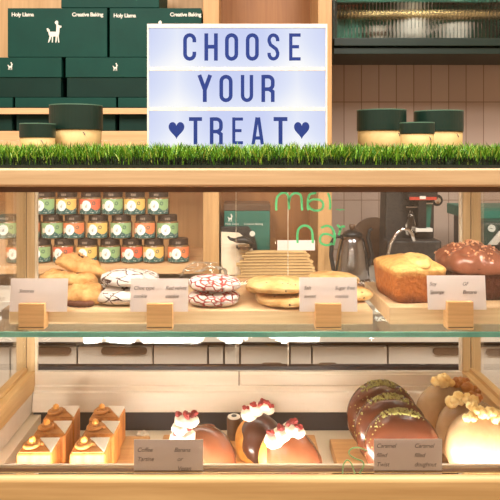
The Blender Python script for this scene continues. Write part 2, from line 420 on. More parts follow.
def build(name, mb, m, parent=None, loc=None, smooth=False, bevel=0, bseg=2, absolute=False, sub=0, angle=None, rot=None):
    vs = mb.v
    if absolute:
        off = Vector((0, 0, ZC)); p = parent
        while p is not None: off -= p.location; p = p.parent
        if loc is not None: off -= Vector(loc)
        vs = [v + off for v in vs]
    me = bpy.data.meshes.new(name); me.from_pydata([tuple(v) for v in vs], [], mb.f)
    bm = bmesh.new(); bm.from_mesh(me); bmesh.ops.recalc_face_normals(bm, faces=bm.faces); bm.to_mesh(me); bm.free()
    if mb.uv: 
        ul = me.uv_layers.new(name='UVMap')
        for lp in me.loops: ul.data[lp.index].uv = mb.uv[lp.vertex_index]
    me.materials.append(m)
    if smooth:
        for p in me.polygons: p.use_smooth = True
    o = bpy.data.objects.new(name, me); C.objects.link(o)
    if parent: o.parent = parent
    if loc is not None: o.location = loc
    if rot is not None: o.rotation_euler = rot
    if bevel:
        md = o.modifiers.new('bevel', 'BEVEL'); md.width = bevel; md.segments = bseg; md.limit_method = 'ANGLE'; md.angle_limit = .6
        if smooth or bseg > 1:
            for p in me.polygons: p.use_smooth = True
            md.harden_normals = True
    if sub:
        md = o.modifiers.new('sub', 'SUBSURF'); md.levels = sub; md.render_levels = sub
    return o
def tag(o, label, cat, group=None):
    o['label'] = label; o['category'] = cat
    if group: o['group'] = group
    return o
def thing(name, label, cat, loc, rotz=0, group=None, rot=None):
    o = bpy.data.objects.new(name, None); C.objects.link(o); o.empty_display_size = .02
    o.location = (loc[0], loc[1], loc[2] + ZC); o.rotation_euler = rot if rot else (0, 0, rotz)
    return tag(o, label, cat, group)
def dup(root, loc, label, rotz=None):
    r = root.copy(); C.objects.link(r); r.location = (loc[0], loc[1], loc[2] + ZC); r['label'] = label
    if rotz is not None: r.rotation_euler = (0, 0, rotz)
    for ch in list(root.children):
        c = ch.copy(); C.objects.link(c); c.parent = r
        for g in list(ch.children):
            d = g.copy(); C.objects.link(d); d.parent = c
    return r
def struct(name, mb, m, **kw):
    o = build(name, mb, m, absolute=True, loc=kw.pop('loc', None), **kw); o['kind'] = 'structure'; return o
def text(name, body, size, m, parent, loc, shear=0, align='LEFT', scale_x=1, spacing=1.0, line=1.0, thick=.0002, weight=0):
    cu = bpy.data.curves.new(name, 'FONT'); cu.body = body; cu.size = size; cu.shear = shear; cu.align_x = align
    cu.space_character = spacing; cu.space_line = line; cu.extrude = thick; cu.offset = weight
    o = bpy.data.objects.new(name, cu); C.objects.link(o)
    bpy.context.view_layer.update()
    me = bpy.data.meshes.new_from_object(o)
    bpy.data.objects.remove(o); bpy.data.curves.remove(cu)
    me.transform(Matrix.Rotation(PI / 2, 4, 'X') @ Matrix.Diagonal((scale_x, 1, 1, 1)))
    me.materials.clear(); me.materials.append(m)
    ob = bpy.data.objects.new(name, me); C.objects.link(ob); ob.parent = parent; ob.location = loc
    return ob
def nz(p, s, seed=0): return noise.noise(Vector(p) * s + Vector((seed * 7.3, seed * 3.1, seed * 1.7)))

# ------------------------------------------------------------------ room shell
ft, ct = -1.25, 1.55
struct('floor', MB().box(-2.6, 2.6, -2.6, 2.4, ft - .05, ft), M['floor'])
struct('ceiling', MB().box(-2.6, 2.6, -2.6, 2.4, ct, ct + .05), M['plaster'])
WB = 2.25
wb = struct('wall_back', MB().box(-2.6, 2.6, WB, WB + .06, ft, ct), M['tile'], loc=(PX(344, WB), WB, ZC + PZ(102, WB)))
struct('wall_left', MB().box(-2.66, -2.6, -2.6, 2.4, ft, ct), M['plaster'])
struct('wall_right', MB().box(2.6, 2.66, -2.6, 2.4, ft, ct), M['plaster'])
struct('wall_front', MB().box(-2.6, 2.6, -2.66, -2.6, ft, ct), M['plaster'])

# ------------------------------------------------------------------ shelving unit behind the counter
SY, SB = 1.85, 2.20
sh = thing('shelving_unit', 'tall light oak shelving unit standing behind the display case', 'shelves', (-.3, 2.0, ft))
PL0, PL1 = PX(203, SY), PX(219, SY); PR0, PR1 = PX(318, SY), PX(332, SY)
def spart(name, mb, m, **kw): return build(name, mb, m, sh, absolute=True, **kw)
SL = -.98
spart('post', MB().box(PL0, PL1, SY, SB, ft, 1.2), M['post_shelf'], bevel=.002)
spart('post', MB().box(PR0, PR1, SY, SB, ft, 1.2), M['post_shelf'], bevel=.002)
spart('post', MB().box(SL - .05, SL, SY, SB, ft, 1.2), M['post_shelf'], bevel=.002)
spart('back_panel', MB().box(SL, PL0, SB - .02, SB, ft, 1.2), M['panel_light'])
spart('back_panel', MB().box(PL1, PR0, SB - .14, SB - .12, ft, 1.2), M['panel'])
# upper shelf carrying the green boxes, its front bar, and the jar shelf
Zs1 = PZ(131, SY)
spart('shelf', MB().box(SL, PL0, SY, SB - .02, PZ(140.5, SY), Zs1), M['shelf'], bevel=.001)
spart('front_bar', MB().box(SL, PL0, SY - .016, SY - .004, PZ(114, SY - .016), PZ(108, SY - .016)), M['shelf'], bevel=.001)
Zj = PZ(264.2, SY)
spart('shelf', MB().box(SL, PL0, SY - .03, SB - .02, Zj - .024, Zj), M['shelf'], bevel=.001)
spart('shelf', MB().box(PL1, PR0, SY - .03, SB - .14, Zj - .064, Zj - .04), M['shelf'], bevel=.001)
Zc = Zj - .04
spart('strip_mask', MB().box(SL, PL0, SY, SY + .01, PZ(147, SY), PZ(140.6, SY)), M['shelf'])  # lip added only to hide the fill strip behind it
spart('emissive_strip', MB().box(SL + .02, PL0 - .02, SY + .012, SY + .024, PZ(140.5, SY) - .006, PZ(140.5, SY) - .0003), M['fill_shelf'])  # added fill strip that brightens the wall around the jars

# back counter: worktop and steel cabinets
CY0, CY1 = 1.62, 1.815
Zw = -.40
bc = thing('back_counter', 'long steel fronted back counter running behind the display case', 'counter', (0, 1.72, ft))
def bpart(name, mb, m, **kw): return build(name, mb, m, bc, absolute=True, **kw)
bpart('worktop', MB().box(-1.0, 1.2, CY0, CY1, Zw - .03, Zw), M['steel_door'], bevel=.003)
bpart('worktop', MB().box(PR1 + .01, 1.2, CY1, WB - .02, Zw - .03, Zw), M['steel_door'], bevel=.003)
bpart('fascia', MB().box(-1.0, 1.2, CY0 + .004, CY0 + .03, PZ(342.5, CY0), Zw - .03), M['steel_rim'])
bpart('plinth', MB().box(-1.0, 1.2, CY0 + .06, CY1 - .01, ft, ft + .1), M['black'])
bpart('carcass', MB().box(-1.0, 1.2, CY0 + .045, CY1 - .005, ft + .1, PZ(346, CY0)), M['seam'])
# doors with dark recessed oblong handles
def oval(cx, cz, w, h, y0, y1, n=10):
    pts = []
    for k in range(n + 1):
        a = -PI / 2 + PI * k / n; pts.append((cx + w / 2 - h / 2 + h / 2 * math.cos(a), cz + h / 2 * math.sin(a)))
    for k in range(n + 1):
        a = PI / 2 + PI * k / n; pts.append((cx - w / 2 + h / 2 + h / 2 * math.cos(a), cz + h / 2 * math.sin(a)))
    return MB().prism(pts, y0, y1, 'y')
seams = [-60, 10, 77, 153, 208, 224, 240, 290, 312, 388, 480, 560]
hands = [None, (60, 351, 60), (124, 351, 50), None, None, None, (288, 365, 0), None, (327, 367, 20), (448, 351, 30), (492, 352, 26)]
hand = {1: (52, 351, 38), 2: (124, 351, 46), 6: (272, 366.5, 22), 8: (328, 366.5, 20), 9: (448, 351.5, 30), 10: (500, 352.5, 28)}
for i in range(len(seams) - 1):
    a, b = PX(seams[i] + .8, CY0 + .03), PX(seams[i + 1] - .8, CY0 + .03)
    d = bpart('cabinet_door', MB().box(a, b, CY0 + .03, CY0 + .045, ft + .11, PZ(347, CY0 + .03)), M['steel_door'], bevel=.002)
    if i in hand:
        hx, hy, hw = hand[i]
        q = P(hx, hy, CY0 + .026)
        h = build('handle', oval(q.x, q.z, hw * q.y / F, 7 * q.y / F, q.y - .001, q.y + .0045), M['handle_dark'], d, absolute=True)

# ------------------------------------------------------------------ tall reeded-glass wall cabinet, upper right
KY = 1.95
kx0, kx1 = PX(333.5, KY), 1.02
kb, kt = PZ(54, KY), .86
kg = PZ(38.5, KY)
kc = thing('wall_cabinet', 'dark green wall cabinet with a reeded glass front, upper right', 'cabinet', ((kx0 + kx1) / 2, 2.1, kb))
def kpart(name, mb, m, **kw): return build(name, mb, m, kc, absolute=True, **kw)
kpart('body', MB().box(kx0, kx1, KY + .02, WB - .004, kb + .008, kg - .004).box(kx0, kx0 + .012, KY + .02, WB - .004, kg - .004, kt)
      .box(kx1 - .012, kx1, KY + .02, WB - .004, kg - .004, kt).box(kx0, kx1, KY + .02, WB - .004, kt - .012, kt), M['cab'])
kpart('back_panel', MB().box(kx0 + .012, kx1 - .012, WB - .02, WB - .006, kg, kt - .012), M['cab_in'])
kpart('bottom_rail', MB().box(kx0, kx1, KY - .012, KY + .02, PZ(46.5, KY), kg), M['cab'], bevel=.002)
kpart('lower_trim', MB().box(kx0, kx1, KY, KY + .02, kb, PZ(47.6, KY)), M['cab'], bevel=.002)
mbk = MB(); vs = []; n_r = 62; per = 8; tot = n_r * per
for zz in (kg, kt):
    for k in range(tot + 1):
        x = kx0 + .002 + (kx1 - kx0 - .004) * k / tot
        vs.append((x, KY + .006 - .0042 * math.sqrt(max(0, 1 - (2 * (k % per) / per - 1) ** 2)), zz))
    vs.append((kx1 - .002, KY + .0085, zz)); vs.append((kx0 + .002, KY + .0085, zz))
nn = tot + 3
fs = [(k, (k + 1) % nn, nn + (k + 1) % nn, nn + k) for k in range(nn)] + [tuple(range(nn - 1, -1, -1)), tuple(range(nn, 2 * nn))]
mbk.add(vs, fs)
kpart('reeded_pane', mbk, M['reeded'])
kpart('brass_rail', MB().tube([(kx0 + .014, KY + .06, PZ(14, KY + .05)), (kx1 - .014, KY + .06, PZ(14, KY + .05))], .017, 24), M['brass'], smooth=True)
kpart('inner_shelf', MB().box(kx0 + .013, kx1 - .013, KY + .03, WB - .022, PZ(5, KY + .03), PZ(2, KY + .03)), M['clearish'])
kpart('emissive_strip', MB().box(kx0 + .03, kx1 - .03, KY + .03, KY + .05, kt - .02, kt - .0125), M['fill_cab'])  # added strip, out of view, to brighten the cabinet inside
q = P(338, 38, KY + .1); g = kg + .001
t = thing('orange_carton', 'small orange banded carton behind the reeded cabinet glass', 'carton', (PX(347, KY + .09), KY + .11, g))
build('carton', MB().box(-.05, .05, -.03, .03, 0, PZ(19, KY + .08) - g), M['cab_in'], t, bevel=.002)
build('band', MB().box(-.051, .051, -.031, .031, PZ(19, KY + .08) - g + .0004, PZ(12, KY + .08) - g), M['orange'], t)
t = thing('glass_tumbler', 'white tapered tumbler behind the reeded cabinet glass', 'tumbler', (PX(456, KY + .1), KY + .1, g))
build('cup', MB().lathe([(.036, 0), (.058, .062), (.056, .062), (.034, .004)], 28), M['white_ware'], t, smooth=False)
t = thing('white_jug', 'tall white jug behind the reeded cabinet glass', 'jug', (PX(412, KY + .1), KY + .1, g))
build('body', MB().lathe([(.04, 0), (.056, .03), (.05, .08), (.036, .11), (.042, .13), (.038, .13)], 28), M['white_ware'], t, smooth=True)
build('handle', MB().tube([(.045, 0, .1), (.075, 0, .095), (.078, 0, .05), (.052, 0, .035)], .006), M['white_ware'], t, smooth=True)
t = thing('bottle_cluster_cup', 'grey striped cup beside the orange carton in the cabinet', 'cup', (PX(378, KY + .1), KY + .1, g))
t.name = 'striped_cup'
build('cup', MB().lathe([(.03, 0), (.036, .055), (.033, .055), (.028, .004)], 24), M['steel_door'], t)
build('stripe', MB().lathe([(.0335, .02), (.0355, .035)], 24), M['handle_dark'], t)

# ------------------------------------------------------------------ logo, jars, boxes
LL = [  # emblem outline pieces in a unit box, llama standing side-on looking right
    [(.12, .62), (.20, .60), (.22, .50), (.60, .50), (.62, .72), (.60, .86), (.70, .90), (.74, .80), (.80, .78), (.92, .77), (.94, .70), (.82, .66), (.80, .44), (.76, .30), (.30, .28), (.16, .34), (.12, .48)],
    [(.22, .36), (.30, .32), (.26, .16), (.16, .02), (.10, .02), (.16, .18)],
    [(.34, .32), (.42, .32), (.40, .02), (.34, .02)],
    [(.58, .32), (.66, .32), (.62, .02), (.56, .02)],
    [(.68, .34), (.76, .34), (.80, .02), (.73, .02)],
    [(.56, .84), (.72, .84), (.74, .94), (.66, 1.0), (.56, .97), (.52, .90)],
    [(.02, .64), (.12, .66), (.16, .54), (.06, .50)],
]
def llama(size, parent, loc, name='emblem', m='ink'):
    mb = MB()
    for i, p in enumerate(LL): mb.prism([(x * size * .72, z * size) for x, z in p], -.0003 - i * .00003, .0003, 'y')
    return build(name, mb, M[m], parent, loc=loc)

def green_box(px0, px1, py0, py1, Y, depth, label, style, logo=None, words=None, group='green boxes on the upper shelf'):
    x0, x1 = PX(px0, Y), PX(px1, Y); z0, z1 = PZ(py1, Y), PZ(py0, Y)
    w, h = x1 - x0, z1 - z0
    t = thing('gift_box', label, 'box', ((x0 + x1) / 2, Y, z0), 0, group)
    if style == 'flat':
        build('carton', MB().box(-w / 2, w / 2, 0, depth, 0, h), M['box_dark'], t, bevel=.002)
    else:
        s_ = style * h
        build('carton', MB().box(-w / 2 + .003, w / 2 - .003, .003, depth - .003, 0, h - .002), M['box_base'], t, bevel=.002)
        build('lid', MB().box(-w / 2, w / 2, 0, depth, h - s_, h), M['box_dark'], t, bevel=.0015)
    if logo:
        lx, ly0, ly1 = logo; sz = (ly1 - ly0) * Y / F
        llama(sz, t, (PX(lx, Y) - (x0 + x1) / 2 - sz * .36, -.0006, PZ(ly1, Y) - z0))
    for wx, wy, s in words or []:
        text('lettering', s, 5.3 * Y / F, M['ink'], t, (PX(wx, Y) - (x0 + x1) / 2, -.0006, PZ(wy, Y) - z0), weight=.0004, spacing=.93)
    return t
BY = SY + .004
DP = .24
green_box(-52, 12.5, 97.5, 130.9, BY, DP, 'dark green lidded gift box at the left end of the lowest box row', .3)
green_box(15, 116, 97.5, 130.9, BY, DP, 'dark green lidded gift box under the left stack, behind the big left tub', .3)
green_box(118, 200, 97.5, 130.9, BY, DP, 'dark green lidded gift box in the lowest row, partly behind the lit sign', .3)
green_box(-44, 61.5, 57.4, 97.3, BY, DP, 'green lidded box with a tiny emblem, left in the middle box row', .5, (10.5, 62, 70))
green_box(65.5, 166, 57.4, 97.3, BY, DP, 'green lidded box with a tiny emblem, right in the middle box row', .5, (115.5, 63, 71))
green_box(7.5, 107, 8, 57.2, BY, DP, 'big green box with a whole llama emblem on its front, upper left', 'flat', (54.5, 20.5, 43), [(11.5, 16.3, 'Holy Llama'), (72, 16.3, 'Creative Baking')])
green_box(109.5, 201.5, 8, 57.2, BY, DP, 'big green box mostly hidden behind the lit sign', 'flat', (158, 20.5, 43), [(113.5, 17.3, 'Holy Llama'), (170, 16.3, 'Creative Baking')])
green_box(61, 159, -34, 7.8, BY + .015, DP - .02, 'dark green box lying on top of the upper pair of boxes', 'flat')

# snack jars
JR, JH = .0345, .074
jars_done = {}
ROWNAME = {0: 'bottom', 1: 'middle', 2: 'top'}
ORD = ['first', 'second', 'third', 'fourth', 'fifth', 'sixth', 'seventh', 'eighth', 'ninth']
def make_jar(col):
    t = thing('snack_jar', 'x', 'jar', (0, 0, 0), 0, 'snack jars stacked on the shelf')
    build('jar_glass', MB().lathe([(.0, 0), (JR - .004, 0), (JR - .0005, .004), (JR - .0005, .050), (JR - .004, .0545), (.029, .0555)], 28), M['jar_body'], t, smooth=True)
    build('lid', MB().lathe([(.0295, .0545), (.0305, .0555), (.0305, .0725), (.029, .074), (0, .074)], 28), M['lid_brown'], t, smooth=False, bevel=0)
    lm = MB()
    for k in range(3):
        a = math.radians(-100 + k * 10); lm.box(.0308 * math.cos(a) - .002, .0308 * math.cos(a) + .002, .0308 * math.sin(a) - .0004, .0308 * math.sin(a) + .0004, .060, .067)
    build('lid_mark', lm, M['lid_mark'], t)
    mb = MB(); uv = []; n = 24; vs = []
    for j, z in enumerate((.004, .050)):
        for k in range(n + 1):
            a = math.radians(-90 - 72 + 144 * k / n)
            vs.append(((JR + .0003) * math.cos(a), (JR + .0003) * math.sin(a), z)); uv.append((k / n, j))
    mb.add(vs, [(k, k + 1, n + 2 + k, n + 1 + k) for k in range(n)]); mb.uv = uv
    build('paper_label', mb, M['lab_' + col], t, smooth=True)
    return t
rows = {
    2: [(41, 'green'), (63, 'yellow'), (87, 'red'), (109.5, 'green'), (132, 'yellow'), (156, 'green')],
    1: [(3, 'green'), (26, 'orange'), (48.5, 'green'), (70.5, 'orange'), (94.5, 'yellow'), (118, 'green'), (142.5, 'orange'), (165, 'green')],
    0: [(13, 'orange'), (36.5, 'green'), (60, 'red'), (84, 'yellow'), (106.5, 'green'), (129, 'red'), (151, 'yellow'), (176, 'orange')],
}
Yj = SY + .04
for r, lst in rows.items():
    for k, (px, col) in enumerate(lst):
        lab = f'small snack jar with {col} label, {ORD[k]} from the left in the {ROWNAME[r]} jar row'
        pos = (PX(px + 1.5, Yj - .03), Yj + rnd.uniform(-.002, .002), Zj + .0005 + r * (JH + .0006))
        if col not in jars_done:
            j = make_jar(col); jars_done[col] = j; j.location = (pos[0], pos[1], pos[2] + ZC); j['label'] = lab
            j.rotation_euler.z = rnd.uniform(-.12, .12)
        else: dup(jars_done[col], pos, lab, rnd.uniform(-.16, .16))

# ------------------------------------------------------------------ centre bay things
t = thing('gift_box', 'teal gift box with a small white llama, in the centre bay of the shelves', 'box', (PX(247, 1.9), 1.9, Zc + .0005))
w = 46 * 1.9 / F; z1 = PZ(211, 1.9) - Zc
build('carton', MB().box(-w / 2, w / 2, 0, .12, 0, z1), M['teal'], t, bevel=.002)
build('lid', MB().box(-w / 2 - .001, w / 2 + .001, -.001, .121, z1 + .0002, z1 + .022), M['walnut'], t, bevel=.002)
llama(8 * 1.9 / F, t, (PX(230, 1.9) - PX(247, 1.9) - .008, -.0006, PZ(222, 1.9) - Zc))
text('lettering', 'Holy Llama      Creative Baking', 3.0 * 1.9 / F, M['ink'], t, (-w / 2 + .004, -.0006, PZ(225, 1.9) - Zc), spacing=1.0)
# white rounded pack with black top in front of it
t = thing('printed_pouch', 'white rounded pouch with a black top band and sticker, before the teal box', 'pouch', (PX(239, 1.87), 1.872, Zc + .0005))
w2 = 18.5 * 1.87 / F; zt = PZ(227, 1.87) - Zc
build('pouch', MB().prism([(-w2, 0), (w2, 0), (w2, zt * .55), (w2 * .82, zt * .85), (w2 * .5, zt), (-w2, zt)], 0, .022, 'y'), M['black'], t, bevel=.003)
build('white_face', MB().prism([(-w2 + .002, .002), (w2 - .006, .002), (w2 - .006, zt * .42), (w2 * .5, zt * .72), (0, zt * .88), (-w2 + .002, zt * .9)], -.0015, -.0002, 'y'), M['bag_white'], t)
build('sticker', MB().lathe([(.0085, 0), (.0085, .0008), (0, .0008)], 20, mtx=Matrix.Rotation(PI / 2, 4, 'X'), c=(w2 * .72, -.0012, zt * .86)), M['ink'], t)
# stack of kraft bags
nbag = 9
zb = Zc + .0005
for k in range(nbag):
    hh = .0088
    t = thing('paper_bag', f'folded kraft paper bag, {["lowest", "second from the bottom", "third from the bottom", "fourth from the bottom", "middle one", "fourth from the top", "third from the top", "second from the top", "topmost"][k]} in the bag stack', 'paper bag', (PX(276, SY - .0) + rnd.uniform(-.006, .006), SY - .012 , zb), rnd.uniform(-.02, .02), 'folded kraft bags in the centre bay')
    ww = (38 if k < 6 else 33) * SY / F + rnd.uniform(-.008, .004)
    mb = MB()
    pr = [(-ww, 0), (ww - .006, 0), (ww, hh * .5), (ww - .006, hh), (-ww * .5, hh * .96), (-ww, hh * .72)]
    mb.prism(pr, -.012, .02, 'y')
    build('bag', mb, M['bag_kraft'], t, bevel=.0012)
    build('fold', MB().box(-ww + .004, ww - .01, -.0134, -.0122, hh * .40, hh * .52), M['groove'], t)
    zb += hh + .0004
# leaning leaflet and small pink card on the stack
q = zb
t = thing('leaflet_holder', 'small greyish leaflet holder standing on the kraft bag stack', 'holder', (PX(296, SY), SY - .002, q))
build('front_card', MB().box(-.058, .058, -.004, -.002, 0, PZ(240, SY) - q), M['paper'], t, bevel=.0005)
build('side_flap', MB().prism([(-.060, 0), (-.058, 0), (-.070, .07), (-.0725, .07)], -.004, .014, 'y'), M['clearish'], t)
# crumpled white bag left of it
def crumple(name, label, cat, loc, r, seed, m, flat=.0):
    t = thing(name, label, cat, loc)
    def fn(d, p):
        s = 1 + .28 * nz(d, 2.3, seed) + .16 * nz(d, 5.5, seed + 3)
        p = p * s
        if p.z < -r[2] * .7: p.z = -r[2] * .7
        return p
    mb = MB().sphere((0, 0, r[2] * .7), r, 26, 16, fn)
    build('bag', mb, M[m], t, smooth=False)
    return t
crumple('crumpled_bag', 'crumpled clear plastic bag lying left of the kraft bag stack', 'plastic bag', (PX(205, 1.79), 1.775, Zw), (.072, .028, .046), 4, 'clearish')
# black scoop over a small jar
t = thing('small_glass_bowl', 'small glass bowl with a black scoop across it, on the kraft bag stack', 'bowl', (PX(244, SY), SY - .012, zb + .0003))
zj = .004
build('bowl', MB().lathe([(.012, 0), (.018, .002), (.024, .008), (.027, .016), (.0255, .016), (.018, .006)], 24), M['amber'], t, smooth=True)
mb = MB()
def fn(d, p): p.z += -.35 * abs(p.x) * (1 if p.x > 0 else .2); return p
mb.sphere((0, 0, zj + .030), (.034, .016, .011), 24, 12, fn)
mb.tube([(-.026, 0, zj + .028), (-.042, 0, zj + .032), (-.050, 0, zj + .040)], [.006, .005, .003])
build('scoop', mb, M['black'], t, smooth=True)

# ------------------------------------------------------------------ right-hand worktop things
KYY = 1.78
t = thing('electric_kettle', 'brushed steel gooseneck style kettle with black lid on the back counter', 'kettle', (PX(354, KYY), KYY + .03, Zw))
H = PZ(222, KYY) - Zw
prof = [(.050, .022), (.0515, .03), (.050, .06), (.045, .10), (.037, .135), (.030, .152)]
build('body', MB().lathe(prof, 36), M['steel'], t, smooth=True)
build('base', MB().lathe([(.056, 0), (.057, .004), (.056, .018), (.049, .0225), (0, .0225)], 32), M['walnut'], t, smooth=False)
build('lid', MB().lathe([(.031, .1515), (.027, .160), (.012, .168), (.0, .169)], 28), M['black'], t, smooth=True)
build('knob', MB().lathe([(.005, .167), (.009, .176), (.009, .184), (0, .186)], 16), M['walnut'], t, smooth=True)
build('handle', MB().tube([(-.032, -.004, .148), (-.050, -.004, .150), (-.062, -.004, .13), (-.064, -.004, .09), (-.057, -.004, .05), (-.049, -.004, .045)], .0065), M['black'], t, smooth=True)
build('spout', MB().tube([(.047, 0, .06), (.060, 0, .09), (.048, 0, .145), (.052, 0, .166), (.060, 0, .172)], [.008, .007, .006, .005, .005]), M['black'], t, smooth=True)
# round board leaning on tiles
t = thing('round_wooden_board', 'round topped wooden board leaning on the tiles behind the kettle', 'board', (PX(377, 2.1), 2.135, Zw + .001), rot=(math.radians(-8), 0, 0))
pts = [(.075 * math.cos(a), .1 + .07 * math.sin(a)) for a in [PI * k / 20 for k in range(21)]] + [(-.075, 0), (.075, 0)]
build('board', MB().prism(pts, -.008, .008, 'y'), M['walnut'], t, bevel=.003)
# coffee grinder (black speckled) with chrome gooseneck pipe
GY = 1.86
t = thing('coffee_machine', 'black speckled coffee machine with red striped display by the tiled wall', 'coffee machine', (PX(415, GY), GY, Zw))
gx = lambda px: PX(px, GY) - PX(415, GY)
gz = lambda py: PZ(py, GY) - Zw
mb = MB().prism([(gx(388), .0004), (gx(439), .0004), (gx(440), gz(185)), (gx(390), gz(185))], .05, .13, 'y')
build('body', mb, M['speck'], t, bevel=.006)
build('base', MB().box(gx(386), gx(441), -.01, .05, 0, gz(240)), M['speck'], t, bevel=.008)
build('head', MB().box(gx(408), gx(438), .0, .05, gz(199.5), gz(180)), M['black'], t, bevel=.003)
build('red_stripe', MB().box(gx(409.5), gx(436.5), -.002, .0005, gz(200), gz(197)), M['red'], t)
build('white_tag', MB().box(gx(419.5), gx(425.5), -.003, -.0021, gz(199), gz(196)), M['dial'], t)
build('white_tag', MB().box(gx(408), gx(416), .03, .049, gz(192), gz(188)), M['dial'], t)
build('column', MB().box(gx(419), gx(427), .005, .05, gz(229), gz(200)), M['black'], t, bevel=.002)
build('bottle', MB().lathe([(.0, 0), (.018, 0), (.018, .03), (.012, .05), (.011, .075), (0, .075)], 20, c=(gx(413.5), .026, gz(236))), M['clearish'], t, smooth=True)
build('bottle_collar', MB().box(gx(407), gx(419), .012, .045, gz(208.2), gz(206.8)), M['steel'], t)
build('screen', MB().prism([(gx(427.5), gz(229)), (gx(433), gz(229)), (gx(435), gz(205)), (gx(428.5), gz(205))], .03, .05, 'y'), M['teal'], t)
build('screen_edge', MB().box(gx(427.5), gx(436), .028, .0295, gz(205), gz(203.6)), M['dial'], t)
build('drip_tray', MB().box(gx(416), gx(433), .002, .049, gz(232), gz(228.5)), M['dial'], t, bevel=.001)
kn = build('knob', MB().lathe([(.0, 0), (.017, 0), (.019, .004), (.019, .014), (.015, .018), (0, .018)], 24, mtx=Matrix.Rotation(PI / 2, 4, 'X'), c=(gx(444.5), .085, gz(202))), M['black'], t, smooth=False)
build('knob_cap', MB().lathe([(.0, 0), (.010, 0), (.010, .012), (0, .013)], 20, mtx=Matrix.Rotation(PI / 2, 4, 'X'), c=(gx(443.5), .0665, gz(202))), M['chrome'], kn)
arc = [(PX(a_, GY - .03) - PX(415, GY), -.03, PZ(b_, GY - .03) - Zw) for a_, b_ in ((387, 268), (387.5, 257), (390.5, 244), (396, 234), (402, 229), (408, 229.5), (412, 234), (414, 241))]
t2 = thing('curved_tap', 'thin chrome swan-neck tap arching in front of the coffee machine', 'tap', (PX(386, GY), GY - .03, Zw))
o = Vector((gx(386), -.03, 0))
build('spout', MB().tube([Vector(p) - o for p in arc], [.005] * 5 + [.005, .006, .0075], 10), M['chrome'], t2, smooth=True)
build('stem', MB().lathe([(.012, 0), (.012, .01), (.006, .014), (.005, gz(267))], 18), M['chrome'], t2, smooth=True)
# machine on far right
t = thing('espresso_machine', 'black espresso machine with a round white dial at the far right', 'espresso machine', (PX(520, 1.8), 1.83, Zw))
ex = lambda px: PX(px, 1.8) - PX(520, 1.8); ez = lambda py: PZ(py, 1.8) - Zw
build('body', MB().box(ex(486), ex(590), 0, .25, 0, ez(223)), M['black'], t, bevel=.008)
build('top_glass', MB().box(ex(480), ex(590), .08, .26, ez(222.6), ez(211)), M['teal'], t, bevel=.002)
d = build('dial', MB().lathe([(0, 0), (.011, 0), (.011, .004), (0, .004)], 20, mtx=Matrix.Rotation(PI / 2, 4, 'X'), c=(ex(495.5), -.0005, ez(229.5))), M['dial'], t)
build('needle', MB().box(ex(495.5) - .006, ex(495.5) + .002, -.0055, -.0046, ez(229.5) - .0008, ez(229.5) + .0008), M['black'], d)
build('arm', MB().prism([(ex(491), ez(246)), (ex(500), ez(246)), (ex(512), ez(230)), (ex(503), ez(232))], -.012, -.001, 'y'), M['steel_door'], t, bevel=.002)
t = thing('black_canister', 'small black canister half hidden behind the right case post', 'canister', (PX(457, 1.86), 1.9, Zw))
build('body', MB().lathe([(0, 0), (.03, 0), (.03, .09), (.026, .098), (0, .098)], 24), M['black'], t)
build('lid_knob', MB().lathe([(.006, .0985), (.009, .112), (0, .114)], 16), M['black'], t)

# ------------------------------------------------------------------ DISPLAY CASE
XL, XR = -.377, .4085          # inner faces of the side frames
YF, YB = .787, 1.10
case = thing('display_case', 'oak framed glass pastry display case with a glass shelf', 'display case', (0, .95, ft))
def cp(name, mb, m, **kw): return build(name, mb, m, kw.pop('parent', case), absolute=True, **kw)
X0, X1 = -.46, .50
cp('counter_top', MB().box(X0, X1, .782, 1.17, PZ(187, .782), PZ(168, .782)), M['beam'], bevel=.004, bseg=3)
cp('groove_strip', MB().box(X0 + .002, X1 - .002, .793, .806, PZ(192.2, .793), PZ(187.3, .782)), M['groove'])
cp('emissive_strip', MB().box(-.36, .395, .811, .819, -.0518, -.0462), M['led'])
zr = PZ(466, .808)     # top of the front rail
rail = [(.778, zr - .15), (.778, zr - .004), (.782, zr), (.806, zr), (.806, zr - .15)]
cp('front_rail', MB().prism(rail, X0, X1, 'x'), M['rail_front'], bevel=.003, bseg=3)
cp('rail_groove', MB().box(X0, X1, .7935, .801, zr + .0001, zr + .0007), M['groove'])
cp('inner_lip', MB().box(XL, XR, .807, .8115, zr - .05, zr + .0016), M['cream_metal'])
cp('emissive_strip', MB().box(XL + .01, XR - .01, .8122, .8165, zr - .026, zr - .012), M['led_low'])
cp('front_glass', MB().box(XL - .06, XR + .06, .786, .7885, zr + .001, PZ(192.2, .793) - .0005), M['glass'])
fg = case.children[-1]
# base cabinet under the case
cp('base_cabinet', MB().box(X0 + .004, X1 - .004, .80, 1.165, ft, zr - .151), M['beam'])
